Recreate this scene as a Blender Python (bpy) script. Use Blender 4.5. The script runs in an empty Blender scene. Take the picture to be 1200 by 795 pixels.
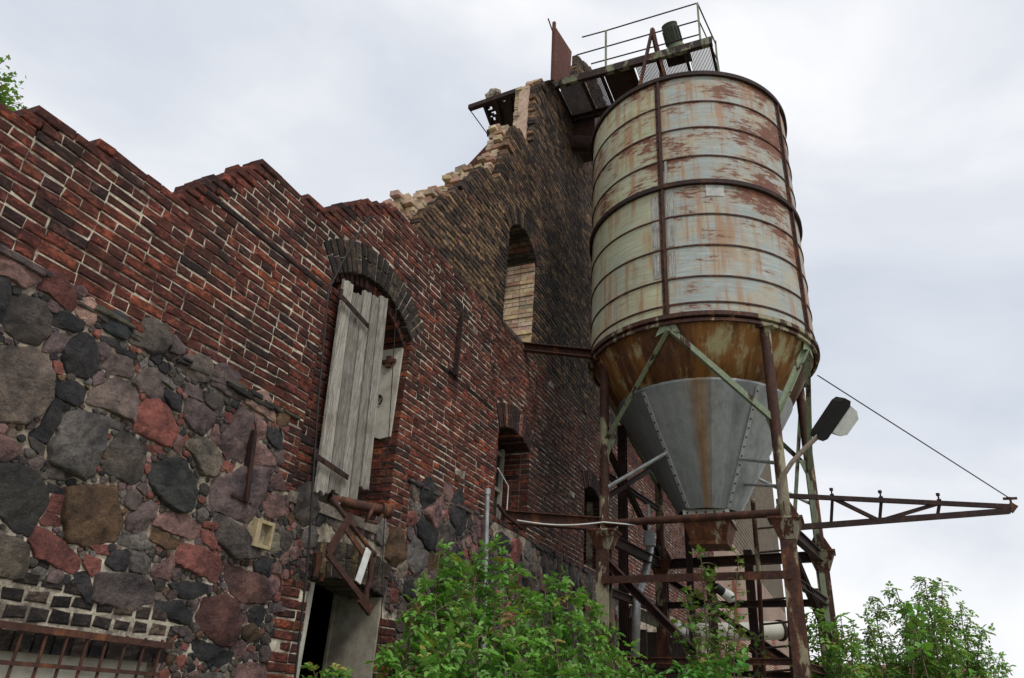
import bpy, math, random
from mathutils import Vector, Matrix, noise
random.seed(7)
R = random.Random(11)
S = bpy.context.scene
COL = S.collection
V = Vector
def U(a, b): return R.uniform(a, b)
# ------------------------------------------------------------------ camera
CAM = V((0, -4.0, 1.65)); FPX = 841.66
M = Matrix(((0.39723526, -0.42857057, -0.81149948),
            (-0.9158177, -0.12826578, -0.38055988),
            (0.05900915, 0.8943574, -0.44344421)))
cd = bpy.data.cameras.new('camera'); cam = bpy.data.objects.new('camera', cd); COL.objects.link(cam)
cam.matrix_world = Matrix.Translation(CAM) @ M.to_4x4()
cd.sensor_width = 36; cd.lens = FPX / 1200 * 36; cd.clip_end = 3000; cd.clip_start = .05
S.camera = cam
def ray(px, py): return M @ V((px - 600, -(py - 397.5), -FPX))
def W(px, py, y=0.0):                     # point of the survey on the vertical plane y = const
    d = ray(px, py); return CAM + d * ((y - CAM.y) / d.y)
def A(px, py, dep): return CAM + ray(px, py) * (dep / FPX)   # point at a given distance along the view
# ------------------------------------------------------------------ mesh builder
class MB:
    def __init__(s): s.v = []; s.f = []; s.c = []; s.sm = []; s.n = 0; s.uv = None
    def add(s, vs, fs, col=(1, 1, 1), smooth=False):
        n = len(s.v); s.v += [tuple(p) for p in vs]
        if isinstance(col, list): s.c += col
        else: s.c += [col] * len(vs)
        s.f += [tuple(i + n for i in f) for f in fs]; s.sm += [smooth] * len(fs)
    def box(s, a, b, col=(1, 1, 1)):
        x0, y0, z0 = a; x1, y1, z1 = b
        s.add([(x0,y0,z0),(x1,y0,z0),(x1,y1,z0),(x0,y1,z0),(x0,y0,z1),(x1,y0,z1),(x1,y1,z1),(x0,y1,z1)],
              [(3,2,1,0),(4,5,6,7),(0,1,5,4),(1,2,6,5),(2,3,7,6),(3,0,4,7)], col)
    def bar(s, p, q, w, h, col=(1, 1, 1), up=(0, 0, 1), bev=0.0):
        p = V(p); q = V(q); d = (q - p).normalized(); up = V(up)
        if abs(d.dot(up)) > .98: up = V((0, 1, 0))
        a = d.cross(up).normalized(); b = a.cross(d).normalized()
        a *= w / 2; b *= h / 2
        vs = [p-a-b, p+a-b, p+a+b, p-a+b, q-a-b, q+a-b, q+a+b, q-a+b]
        s.add(vs, [(0,1,2,3),(7,6,5,4),(0,4,5,1),(1,5,6,2),(2,6,7,3),(3,7,4,0)], col)
    def ibeam(s, p, q, w, h, t=.012, col=(1,1,1), up=(0,0,1), chan=0):
        p = V(p); q = V(q); d = (q-p).normalized(); a = d.cross(V(up)).normalized(); b = a.cross(d).normalized()
        o = b*(h/2 - t/2)
        s.bar(p+o, q+o, w, t, col, up); s.bar(p-o, q-o, w, t, col, up)
        c = a*(chan*(w/2 - t/2)); s.bar(p+c, q+c, t, h-2*t, col, up)
    def angle(s, p, q, w, t, col=(1,1,1), up=(0,0,1)):
        p = V(p); q = V(q); d = (q-p).normalized(); up = V(up)
        if abs(d.dot(up)) > .98: up = V((0,1,0))
        a = d.cross(up).normalized(); b = a.cross(d).normalized()
        s.bar(p, q, w, t, col, up); s.bar(p+a*(w/2-t/2)+b*(w/2), q+a*(w/2-t/2)+b*(w/2), t, w-t, col, up)
    def tube(s, pts, r, n=10, col=(1, 1, 1), cap=True):
        pts = [V(p) for p in pts]; rs = r if isinstance(r, list) else [r]*len(pts)
        vs = []; fs = []; pa = None
        for i, p in enumerate(pts):
            d = (pts[min(i+1, len(pts)-1)] - pts[max(i-1, 0)]).normalized()
            if pa is None:
                pa = d.cross(V((0,0,1)) if abs(d.z) < .9 else V((0,1,0))).normalized()
            else:
                pa = (pa - d*pa.dot(d)).normalized()
            b = d.cross(pa)
            for k in range(n):
                t = 2*math.pi*k/n; vs.append(p + (pa*math.cos(t) + b*math.sin(t))*rs[i])
        for i in range(len(pts)-1):
            for k in range(n):
                k2 = (k+1) % n; fs.append((i*n+k, i*n+k2, (i+1)*n+k2, (i+1)*n+k))
        s.add(vs, fs, col, True)
        if cap:
            s.add(vs[:n], [tuple(reversed(range(n)))], col); s.add(vs[-n:], [tuple(range(n))], col)
    def prism(s, pts, off, col=(1,1,1)):      # planar outline + thickness vector
        pts = [V(p) for p in pts]; off = V(off); n = len(pts)
        s.add(pts + [p+off for p in pts], [tuple(reversed(range(n))), tuple(range(n, 2*n))] +
              [(i, (i+1) % n, n+(i+1) % n, n+i) for i in range(n)], col)
    def lathe(s, prof, c, n=64, col=(1,1,1), a0=0, a1=2*math.pi, smooth=True):
        full = abs(a1-a0-2*math.pi) < 1e-6; m = n if full else n+1; vs = []
        for (r, z) in prof:
            for k in range(m):
                t = a0 + (a1-a0)*k/n; vs.append((c[0]+r*math.cos(t), c[1]+r*math.sin(t), z))
        fs = []
        for i in range(len(prof)-1):
            for k in range(n):
                k2 = (k+1) % m; fs.append((i*m+k, i*m+k2, (i+1)*m+k2, (i+1)*m+k))
        s.add(vs, fs, col, smooth)
    def build(s, name, mat, parent=None, label=None, cat=None, group=None, kind=None):
        me = bpy.data.meshes.new(name)
        off = parent.location if parent else V((0,0,0))
        g = parent
        if g is not None:
            off = V((0,0,0))
            while g is not None: off = off + g.location; g = g.parent
        me.from_pydata([(p[0]-off[0], p[1]-off[1], p[2]-off[2]) for p in s.v], [], s.f)
        me.polygons.foreach_set('use_smooth', s.sm)
        at = me.color_attributes.new('Col', 'FLOAT_COLOR', 'POINT')
        buf = []
        for c in s.c: buf += [c[0], c[1], c[2], 1.0]
        at.data.foreach_set('color', buf)
        if s.uv is not None:
            a2 = me.attributes.new('Cyl', 'FLOAT_VECTOR', 'POINT'); b2 = []
            for u in s.uv: b2 += list(u)
            a2.data.foreach_set('vector', b2)
        me.materials.append(mat); me.update()
        o = bpy.data.objects.new(name, me); COL.objects.link(o)
        if parent: o.parent = parent
        tag(o, label, cat, group, kind)
        return o
def tag(o, label=None, cat=None, group=None, kind=None):
    if label: o['label'] = label
    if cat: o['category'] = cat
    if group: o['group'] = group
    if kind: o['kind'] = kind
    return o
def thing(name, label, cat, loc=(0, 0, 0), group=None):
    o = bpy.data.objects.new(name, None); COL.objects.link(o); o.location = loc; o.empty_display_size = .2
    return tag(o, label, cat, group)
# ------------------------------------------------------------------ materials
class NT:
    def __init__(s, name):
        m = bpy.data.materials.new(name); m.use_nodes = True; s.m = m; s.t = m.node_tree; s.t.nodes.clear()
        s.out = s.n('ShaderNodeOutputMaterial'); s.p = s.n('ShaderNodeBsdfPrincipled')
        s.l(s.p.outputs[0], s.out.inputs[0]); s.tc = s.n('ShaderNodeTexCoord').outputs['Object']
    def n(s, t, **k):
        x = s.t.nodes.new(t)
        for a, b in k.items(): setattr(x, a, b)
        return x
    def l(s, a, b): s.t.links.new(a, b)
    def val(s, sock, v):
        if hasattr(v, 'is_output'): s.l(v, sock)
        else: sock.default_value = v
    def attr(s, name='Col'):
        return s.n('ShaderNodeAttribute', attribute_name=name)
    def noise(s, scale, detail=4, rough=.6, vec=None, stretch=None, dist=0):
        x = s.n('ShaderNodeTexNoise'); x.inputs['Scale'].default_value = scale; x.inputs['Detail'].default_value = detail
        x.inputs['Roughness'].default_value = rough; x.inputs['Distortion'].default_value = dist
        v = vec or s.tc
        if stretch:
            mp = s.n('ShaderNodeMapping'); mp.inputs['Scale'].default_value = stretch; s.l(v, mp.inputs[0]); v = mp.outputs[0]
        s.l(v, x.inputs['Vector']); return x.outputs['Fac']
    def ramp(s, f, lo, hi, a=0.0, b=1.0):
        x = s.n('ShaderNodeMapRange', interpolation_type='SMOOTHSTEP'); s.l(f, x.inputs[0])
        x.inputs[1].default_value = lo; x.inputs[2].default_value = hi; x.inputs[3].default_value = a; x.inputs[4].default_value = b
        return x.outputs[0]
    def mix(s, f, a, b, mode='MIX'):
        x = s.n('ShaderNodeMix', data_type='RGBA', blend_type=mode)
        for k, v in ((0, f), (6, a), (7, b)):
            if isinstance(v, tuple): v = (*v, 1) if len(v) == 3 else v
            s.val(x.inputs[k], v)
        return x.outputs[2]
    def math(s, op, a, b=0.0):
        x = s.n('ShaderNodeMath', operation=op); s.val(x.inputs[0], a); s.val(x.inputs[1], b); return x.outputs[0]
    def bump(s, h, st=.4, dist=.01):
        b = s.n('ShaderNodeBump'); b.inputs['Strength'].default_value = st; b.inputs['Distance'].default_value = dist
        s.l(h, b.inputs['Height']); s.l(b.outputs[0], s.p.inputs['Normal']); return b
    def done(s, col, rough=.85, metal=0.0):
        s.val(s.p.inputs['Base Color'], (*col, 1) if isinstance(col, tuple) else col)
        s.val(s.p.inputs['Roughness'], rough); s.val(s.p.inputs['Metallic'], metal)
        s.p.inputs['Specular IOR Level'].default_value = .3
        return s.m
def mat_brick(name, soot=.5, sootcol=(.022, .017, .015), pale=(.36, .31, .24)):
    t = NT(name); a = t.attr().outputs['Color']
    n1 = t.noise(9, 5, .7); n2 = t.noise(1.1, 5, .65); n3 = t.noise(45, 4, .7); n4 = t.noise(3.3, 6, .75)
    sp = t.noise(13, 8, .74, stretch=(1, 1, 1.9), dist=.3)
    c = t.mix(1.0, a, t.mix(t.ramp(n1, .25, .75), (.6, .55, .55), (1.3, 1.2, 1.15)), 'MULTIPLY')
    c = t.mix(t.math('MULTIPLY', t.ramp(sp, .50, .57), .85), t.mix(1.0, c, (.52, .52, .55), 'MULTIPLY'), t.mix(1.0, c, (1.5, 1.35, 1.25), 'MULTIPLY'))
    c = t.mix(t.math('MULTIPLY', t.ramp(t.math('ADD', t.math('MULTIPLY', n2, .6), t.math('MULTIPLY', n4, .5)), .50, .70), soot), c, sootcol)
    c = t.mix(t.math('MULTIPLY', t.ramp(t.noise(26, 6, .8), .60, .68), .8), c, t.mix(.8, c, sootcol))
    c = t.mix(t.math('MULTIPLY', t.ramp(t.noise(34, 3, .6), .71, .77), .5), c, pale)
    c = t.mix(t.math('MULTIPLY', t.ramp(t.noise(.75, 5, .62, stretch=(1, 1, .55)), .50, .66), .5), c, t.mix(1.0, c, (.42, .40, .40), 'MULTIPLY'))
    t.bump(t.math('ADD', t.math('ADD', n3, t.math('MULTIPLY', sp, 2.0)), t.math('MULTIPLY', n1, 1.3)), .8, .016)
    return t.done(c, .9)
def mat_attr(name, amt=.5, sc=20, rough=.9, bump=.4, dark=(.03, .025, .02), dirt=.4, bd=.012, big=.15, lo=.5, hi=.72):
    t = NT(name); a = t.attr().outputs['Color']; n1 = t.noise(sc, 6, .7); n2 = t.noise(sc*big, 6, .7); n3 = t.noise(sc*5, 3, .7)
    c = t.mix(1.0, a, t.mix(t.ramp(n1, .25, .75), (1-amt,)*3, (1+amt,)*3), 'MULTIPLY')
    c = t.mix(t.math('MULTIPLY', t.ramp(n2, lo, hi), dirt), c, dark)
    t.bump(t.math('ADD', n1, t.math('MULTIPLY', n3, .4)), bump, bd)
    return t.done(c, rough)
def mat_stone():
    t = NT('fieldstone'); a = t.attr().outputs['Color']
    n1 = t.noise(5, 7, .72, dist=.3); n2 = t.noise(70, 3, .8); n4 = t.noise(20, 7, .78, dist=.4); n5 = t.noise(9, 5, .7, stretch=(1, 1, 3), dist=.8)
    vo = t.n('ShaderNodeTexVoronoi', feature='F1'); vo.inputs['Scale'].default_value = 11; t.l(t.tc, vo.inputs['Vector'])
    c = t.mix(1.0, a, t.mix(t.ramp(n1, .32, .7), (.45, .45, .48), (1.65, 1.52, 1.4)), 'MULTIPLY')
    c = t.mix(t.math('MULTIPLY', t.ramp(n5, .55, .68), .45), c, t.mix(1.0, c, (1.7, 1.6, 1.5), 'MULTIPLY'))
    c = t.mix(t.math('MULTIPLY', t.ramp(n2, .60, .70), .6), c, t.mix(1.0, c, (2.6, 2.5, 2.4), 'MULTIPLY'))
    c = t.mix(t.math('MULTIPLY', t.ramp(n2, .43, .3), .6), c, (.02, .018, .02))
    c = t.mix(t.math('MULTIPLY', t.ramp(n4, .54, .66), .7), c, t.mix(.8, c, (.03, .026, .025)))
    c = t.mix(t.math('MULTIPLY', t.ramp(t.noise(3.1, 6, .75, dist=.5), .60, .70), .4), c, (.10, .085, .055))
    c = t.mix(t.math('MULTIPLY', t.ramp(t.noise(13, 6, .8, dist=.8), .66, .71), .6), c, (.34, .33, .29))
    t.bump(t.math('ADD', t.math('MULTIPLY', n4, 1.6), t.math('ADD', t.math('ADD', n1, t.math('MULTIPLY', vo.outputs['Distance'], -.8)), t.math('MULTIPLY', n2, .45))), .9, .035)
    return t.done(c, .8)
def mat_rust(name, paint=None, amt=.5, sc=6, base=(.085, .037, .026), bright=(.24, .085, .03), stretch=(1, 1, .35), rough=.75):
    t = NT(name); n1 = t.noise(sc, 6, .7, stretch=stretch); n2 = t.noise(sc*3.1, 5, .75); n3 = t.noise(sc*.45, 4, .6, stretch=stretch)
    c = t.mix(t.ramp(n2, .35, .7), (base[0]*.45, base[1]*.45, base[2]*.5), base)
    c = t.mix(t.math('MULTIPLY', t.ramp(n1, .5, .72), .75), c, bright)
    if paint:
        f = t.ramp(t.math('ADD', t.math('MULTIPLY', n1, .55), t.math('MULTIPLY', n3, .6)), .68-.25*amt, .72-.25*amt)
        pc = t.mix(t.ramp(n2, .3, .75), tuple(x*.65 for x in paint), paint)
        c = t.mix(f, c, pc)
    t.bump(n2, .35, .006)
    return t.done(c, rough)
def mat_drum():
    t = NT('weathered_drum_paint'); at = t.attr(); sep = t.n('ShaderNodeSeparateColor'); t.l(at.outputs['Color'], sep.inputs[0])
    rnd, algae, rust = sep.outputs[0], sep.outputs[1], sep.outputs[2]
    cy = t.attr('Cyl').outputs['Vector']
    # paint: blue-grey with chalky wood-grain streaks; greenish yellow where it is mossy
    st = t.noise(1, 6, .75, vec=cy, stretch=(2.2, 1, 26))
    c = t.mix(t.ramp(st, .3, .7), (.27, .315, .31), (.45, .485, .46))
    n_al = t.noise(1.3, 4, .6, vec=cy, stretch=(1.2, 1, .6))
    fa = t.math('MULTIPLY', algae, t.ramp(n_al, .25, .6, .35, 1))
    c = t.mix(fa, c, t.mix(t.ramp(st, .3, .7), (.34, .36, .15), (.60, .59, .34)))
    c = t.mix(t.math('MULTIPLY', rnd, .25), c, (.22, .25, .25))
    c = t.mix(t.math('MULTIPLY', t.ramp(t.noise(1, 5, .65, vec=cy, stretch=(1.6, 1, 2.2)), .45, .64), .6), c, (.43, .36, .24))
    # orange rust washes running down
    dr = t.noise(1, 4, .65, vec=cy, stretch=(7, 1, .5)); dm = t.noise(1, 3, .5, vec=cy, stretch=(1.3, 1, 1.1))
    f = t.math('MULTIPLY', t.ramp(dr, .46, .60), t.ramp(dm, .36, .56)); c = t.mix(t.math('MULTIPLY', f, .72), c, (.34, .16, .06))
    # brown rust where paint flaked off, in horizontal tears
    h1 = t.noise(1, 9, .76, vec=cy, stretch=(3.4, 1, 14), dist=.3); h2 = t.noise(1, 4, .6, vec=cy, stretch=(1.0, 1, 1.5)); h3 = t.noise(1, 6, .8, vec=cy, stretch=(9, 1, 30))
    s_ = t.math('ADD', t.math('MULTIPLY', h1, .55), t.math('ADD', t.math('MULTIPLY', h2, .55), t.math('ADD', t.math('MULTIPLY', rust, .24), t.math('MULTIPLY', h3, .16))))
    f = t.ramp(s_, .725, .75)
    rc = t.mix(t.ramp(h3, .35, .65), (.105, .045, .034), (.21, .085, .05)); rc = t.mix(t.ramp(dr, .5, .7), rc, (.24, .10, .045))
    c = t.mix(t.math('MULTIPLY', t.ramp(s_, .66, .735), .6), c, (.31, .21, .13))
    c = t.mix(f, c, rc)
    t.bump(t.math('SUBTRACT', st, t.math('MULTIPLY', f, .6)), .35, .006)
    return t.done(c, .7)
def mat_cone():
    t = NT('galvanised_sheet'); at = t.attr(); sep = t.n('ShaderNodeSeparateColor'); t.l(at.outputs['Color'], sep.inputs[0])
    cy = t.attr('Cyl').outputs['Vector']
    n = t.noise(1, 6, .7, vec=cy, stretch=(5, 1, 3)); sp = t.noise(40, 3, .6); v = t.noise(1, 5, .6, vec=cy, stretch=(9, 1, .6))
    c = t.mix(t.ramp(n, .3, .7), (.27, .295, .30), (.38, .405, .41))
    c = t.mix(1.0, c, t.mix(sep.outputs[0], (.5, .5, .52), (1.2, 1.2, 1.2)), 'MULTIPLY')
    c = t.mix(t.math('MULTIPLY', t.ramp(sp, .62, .7), .35), c, (.42, .43, .42))
    f = t.math('MULTIPLY', sep.outputs[1], t.ramp(v, .25, .5)); c = t.mix(f, c, t.mix(t.ramp(n, .3, .7), (.24, .12, .045), (.36, .22, .10)))
    c = t.mix(t.math('MULTIPLY', t.ramp(v, .62, .75), .35), c, (.33, .30, .24))
    c = t.mix(t.math('MULTIPLY', t.ramp(t.noise(6, 7, .8), .60, .70), .5), c, (.17, .11, .07))
    c = t.mix(t.math('MULTIPLY', t.ramp(t.noise(2.2, 5, .7), .5, .66), .4), c, (.12, .125, .12))
    t.bump(t.math('ADD', n, t.math('MULTIPLY', t.noise(3.5, 3, .5), 5)), .35, .012)
    return t.done(c, .5, .12)
def mat_collar():
    t = NT('rusty_collar'); cy = t.attr('Cyl').outputs['Vector']
    v = t.noise(1, 5, .65, vec=cy, stretch=(2.4, 1, .45)); n = t.noise(1, 7, .75, vec=cy, stretch=(6, 1, 4)); b = t.noise(1, 6, .7, vec=cy, stretch=(3, 1, 2.4))
    c = t.mix(t.ramp(n, .3, .7), (.05, .024, .015), (.16, .065, .024))
    c = t.mix(t.ramp(v, .46, .6), c, (.26, .115, .03))
    c = t.mix(t.ramp(t.math('ADD', t.math('MULTIPLY', v, .5), t.math('MULTIPLY', b, .6)), .57, .67), c, (.38, .34, .19))
    c = t.mix(t.ramp(n, .56, .66), c, (.09, .035, .018))
    t.bump(n, .3, .006); return t.done(c, .7)
def mat_wood():
    t = NT('weathered_wood'); a = t.attr().outputs['Color']
    g = t.noise(9, 6, .75, stretch=(9, 9, .45), dist=.25); g2 = t.noise(30, 4, .7, stretch=(8, 8, .3)); k = t.noise(4, 4, .6)
    c = t.mix(1.0, a, t.mix(t.ramp(g, .3, .7), (.42, .40, .38), (1.25, 1.22, 1.18)), 'MULTIPLY')
    c = t.mix(t.ramp(g2, .56, .63), c, (.05, .045, .04)); c = t.mix(t.math('MULTIPLY', t.ramp(k, .5, .7), .55), c, (.13, .105, .08)); c = t.mix(t.ramp(t.noise(7, 4, .6, stretch=(3, 3, .5)), .68, .74), c, (.06, .045, .035))
    t.bump(t.math('ADD', g, g2), .7, .01); return t.done(c, .9)
def mat_plaster(name, a=(.40, .37, .30), b=(.58, .54, .46)):
    t = NT(name); n = t.noise(5, 7, .7); n2 = t.noise(40, 4, .7); c = t.mix(t.ramp(n, .3, .7), a, b)
    c = t.mix(t.math('MULTIPLY', t.ramp(t.noise(2.2, 5, .7), .52, .68), .6), c, tuple(x*.45 for x in a)); t.bump(t.math('ADD', n, t.math('MULTIPLY', n2, .3)), .5, .012); return t.done(c, .95)
def mat_leaf(name, trans=.35):
    t = NT(name); a = t.attr().outputs['Color']; n = t.noise(5, 3, .6)
    c = t.mix(1.0, a, t.mix(n, (.75, .75, .75), (1.2, 1.2, 1.2)), 'MULTIPLY'); t.done(c, .5); t.p.inputs['Specular IOR Level'].default_value = .35
    tr = t.n('ShaderNodeBsdfTranslucent'); t.l(t.mix(1.0, c, (1.25, 1.35, .55), 'MULTIPLY'), tr.inputs[0])
    mx = t.n('ShaderNodeMixShader'); mx.inputs[0].default_value = trans; t.l(t.p.outputs[0], mx.inputs[1]); t.l(tr.outputs[0], mx.inputs[2]); t.l(mx.outputs[0], t.out.inputs[0])
    return t.m
def mat_farbrick(name, c1, c2, mortar, soot=.5, bw=.26, bh=.077, ms=.09):
    t = NT(name); sx = t.n('ShaderNodeSeparateXYZ'); t.l(t.tc, sx.inputs[0]); cb = t.n('ShaderNodeCombineXYZ'); t.l(sx.outputs[0], cb.inputs[0]); t.l(sx.outputs[2], cb.inputs[1])
    b = t.n('ShaderNodeTexBrick'); t.l(cb.outputs[0], b.inputs['Vector']); b.inputs['Scale'].default_value = 1
    b.inputs['Brick Width'].default_value = bw; b.inputs['Row Height'].default_value = bh; b.inputs['Mortar Size'].default_value = bh*ms; b.inputs['Bias'].default_value = -.1
    b.inputs['Color1'].default_value = (*c1, 1); b.inputs['Color2'].default_value = (*c2, 1); b.inputs['Mortar'].default_value = (*mortar, 1)
    c = t.mix(t.math('MULTIPLY', t.ramp(t.noise(.6, 5, .7), .45, .65), soot), b.outputs['Color'], (.03, .023, .02))
    t.bump(b.outputs['Fac'], -.4, .01); return t.done(c, .9)
def mat_plain(name, col, rough=.6, metal=0, amt=.25, sc=12):
    t = NT(name); n = t.noise(sc, 5, .7); c = t.mix(t.ramp(n, .3, .7), tuple(x*(1-amt) for x in col), tuple(min(1, x*(1+amt)) for x in col)); t.bump(n, .15, .004); return t.done(c, rough, metal)
MT = dict(
    red=mat_brick('red_brick', .75), yel=mat_brick('sooty_yellow_brick', .65, (.02, .016, .013), (.3, .25, .18)), clean=mat_attr('broken_brick_core', .3, 14, dirt=.35, dark=(.16, .11, .08)),
    mortar=mat_attr('lime_mortar', .4, 18, dirt=.85, dark=(.085, .062, .05), bump=.8, bd=.02, big=.32, lo=.44, hi=.62), stone=mat_stone(), rust=mat_rust('rusty_steel'), rustdark=mat_rust('dark_rusty_steel', base=(.036, .018, .015), bright=(.10, .04, .022)),
    post=mat_rust('rusty_post_cream_flakes', (.34, .31, .20), .28, 5), brace=mat_rust('green_painted_brace', (.25, .30, .20), .8, 7), node=mat_rust('node_plate_rust', (.36, .33, .24), .35, 7, (.12, .045, .025), (.30, .11, .04)),
    deckrust=mat_rust('deck_rust', base=(.055, .028, .022), bright=(.12, .05, .03)), sheet=mat_rust('red_rust_sheet', base=(.14, .047, .032), bright=(.20, .065, .04), rough=.85), drum=mat_drum(), cone=mat_cone(), collar=mat_collar(), wood=mat_wood(),
    plaster=mat_plaster('pale_plaster'), doorplaster=mat_plaster('stained_plaster', (.25, .22, .165), (.42, .385, .31)), greyplaster=mat_plaster('grey_plaster', (.36, .34, .29), (.52, .49, .42)), leaf=mat_leaf('leaf'), bark=mat_plain('bark', (.16, .12, .08), .9, 0, .4, 30), black=mat_plain('black_plastic', (.012, .012, .014), .45), glass=mat_plain('frosted_lamp_glass', (.62, .64, .62), .25, 0, .15), white=mat_plain('white_paint', (.68, .68, .65), .5, 0, .15),
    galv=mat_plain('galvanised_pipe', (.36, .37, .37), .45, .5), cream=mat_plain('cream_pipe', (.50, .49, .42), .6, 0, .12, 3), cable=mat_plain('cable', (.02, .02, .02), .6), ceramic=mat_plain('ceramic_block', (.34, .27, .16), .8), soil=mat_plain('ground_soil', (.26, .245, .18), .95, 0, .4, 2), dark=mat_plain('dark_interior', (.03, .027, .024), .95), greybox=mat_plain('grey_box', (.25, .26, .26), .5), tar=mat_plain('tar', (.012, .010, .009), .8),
    mid=mat_plain('render_cream', (.55, .48, .33), .9, 0, .1, 2), roof=mat_plain('roof_tiles', (.16, .06, .04), .8), motor=mat_rust('motor_green', (.07, .085, .06), .8, 6))
MT['patch'] = mat_plain('patch_sheet', (.44, .45, .43), .6, 0, .25, 5)
MT['flange'] = mat_attr('flange_metal', .2, 20, .5, .1, dirt=.2)
MT['dark_brick'] = mat_brick('dark_clinker_brick', .35)
# ------------------------------------------------------------------ world and light
w = bpy.data.worlds.new('World'); S.world = w; w.use_nodes = True; nt = w.node_tree; nt.nodes.clear()
SUN_EL, SUN_AZ = math.radians(52), math.radians(215)    # compass-like azimuth, from +Y towards +X
def wn(t): return nt.nodes.new(t)
sky = wn('ShaderNodeTexSky'); sky.sky_type = 'NISHITA'; sky.sun_disc = False; sky.sun_elevation = SUN_EL; sky.sun_rotation = SUN_AZ; sky.air_density = 1; sky.dust_density = 2
tc = wn('ShaderNodeTexCoord'); mp = wn('ShaderNodeMapping'); mp.inputs['Scale'].default_value = (1, 1, 2.2); nt.links.new(tc.outputs['Generated'], mp.inputs[0])
def wnoise(sc, det, rough, dist=0):
    x = wn('ShaderNodeTexNoise'); x.inputs['Scale'].default_value = sc; x.inputs['Detail'].default_value = det; x.inputs['Roughness'].default_value = rough; x.inputs['Distortion'].default_value = dist; nt.links.new(mp.outputs[0], x.inputs['Vector']); return x.outputs['Fac']
def wramp(f, pts):
    r = wn('ShaderNodeValToRGB'); e = r.color_ramp.elements
    e[0].position, e[0].color = pts[0][0], (*pts[0][1], 1); e[1].position, e[1].color = pts[-1][0], (*pts[-1][1], 1)
    for p, c in pts[1:-1]: q = e.new(p); q.color = (*c, 1)
    nt.links.new(f, r.inputs[0]); return r.outputs[0]
cl = wramp(wnoise(1.7, 7, .52, .3), [(.30, (.56, .61, .69)), (.5, (.71, .735, .785)), (.66, (.90, .905, .92))])
sc_ = wn('ShaderNodeMix'); sc_.data_type = 'RGBA'; sc_.blend_type = 'MULTIPLY'; sc_.inputs[0].default_value = 1; nt.links.new(cl, sc_.inputs[6]); sc_.inputs[7].default_value = (10, 10, 10, 1)
mx = wn('ShaderNodeMix'); mx.data_type = 'RGBA'; mx.inputs[0].default_value = .93; nt.links.new(sky.outputs[0], mx.inputs[6]); nt.links.new(sc_.outputs[2], mx.inputs[7])
bg = wn('ShaderNodeBackground'); bg.inputs[1].default_value = .1; nt.links.new(mx.outputs[2], bg.inputs[0])
wo = wn('ShaderNodeOutputWorld'); nt.links.new(bg.outputs[0], wo.inputs[0])
sl = bpy.data.lights.new('sun', 'SUN'); sl.energy = 1.5; sl.angle = math.radians(14); sl.color = (1, .96, .9)
so = bpy.data.objects.new('sun', sl); COL.objects.link(so)
sd = V((math.sin(SUN_AZ)*math.cos(SUN_EL), math.cos(SUN_AZ)*math.cos(SUN_EL), math.sin(SUN_EL)))
so.rotation_euler = sd.to_track_quat('Z', 'Y').to_euler(); so.location = (0, -10, 20)
S.view_settings.view_transform = 'Standard'; S.view_settings.look = 'None'; S.view_settings.exposure = .22; S.view_settings.gamma = 1
# ------------------------------------------------------------------ ground
g = MB(); g.add([(-900, -900, 0), (900, -900, 0), (900, 900, 0), (-900, 900, 0)], [(0, 1, 2, 3)]); g.build('ground', MT['soil'], kind='structure')
# ================================================================== THE RUIN
ruin = thing('factory_ruin', 'roofless brick factory ruin with fieldstone base and broken stepped wall top', 'ruin', (5, .25, 0))
def interp(pts):
    def f(x):
        if x <= pts[0][0]: return pts[0][1]
        for (a, b), (c, d) in zip(pts, pts[1:]):
            if x <= c: return b + (d-b)*(x-a)/max(1e-6, c-a)
        return pts[-1][1]
    return f
red_top = interp([(0, 4.46), (1.68, 4.48), (1.70, 4.62), (2.11, 4.64), (2.12, 4.68), (2.75, 4.72), (3.0, 5.06), (3.42, 5.56), (4.28, 5.60), (4.33, 5.72), (4.73, 6.07), (5.11, 6.30), (5.5, 6.42), (60, 6.44)])
yel_top = interp([(5.74, 6.4), (5.77, 6.61), (7.16, 8.44), (7.6, 8.5), (7.66, 8.64), (8.0, 9.86), (8.18, 10.09), (8.82, 10.16), (8.84, 11.66), (9.51, 12.43), (9.74, 12.52), (10.85, 12.75), (10.9, 14.2), (11.0, 14.65), (12.01, 15.28), (30, 15.3)])
rear_top = interp([(5.5, 6.6), (5.72, 6.86), (5.78, 6.98), (6.08, 7.14), (6.30, 7.45), (6.62, 7.75), (6.76, 8.0), (7.18, 8.5), (7.60, 8.62), (7.64, 8.8), (7.86, 9.5), (7.98, 10.0), (8.1, 10.12), (8.8, 10.15), (8.84, 11.7), (9.2, 12.1), (9.7, 12.6), (10.9, 13), (11, 14.6), (12, 15.3), (30, 15.3)])
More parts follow.
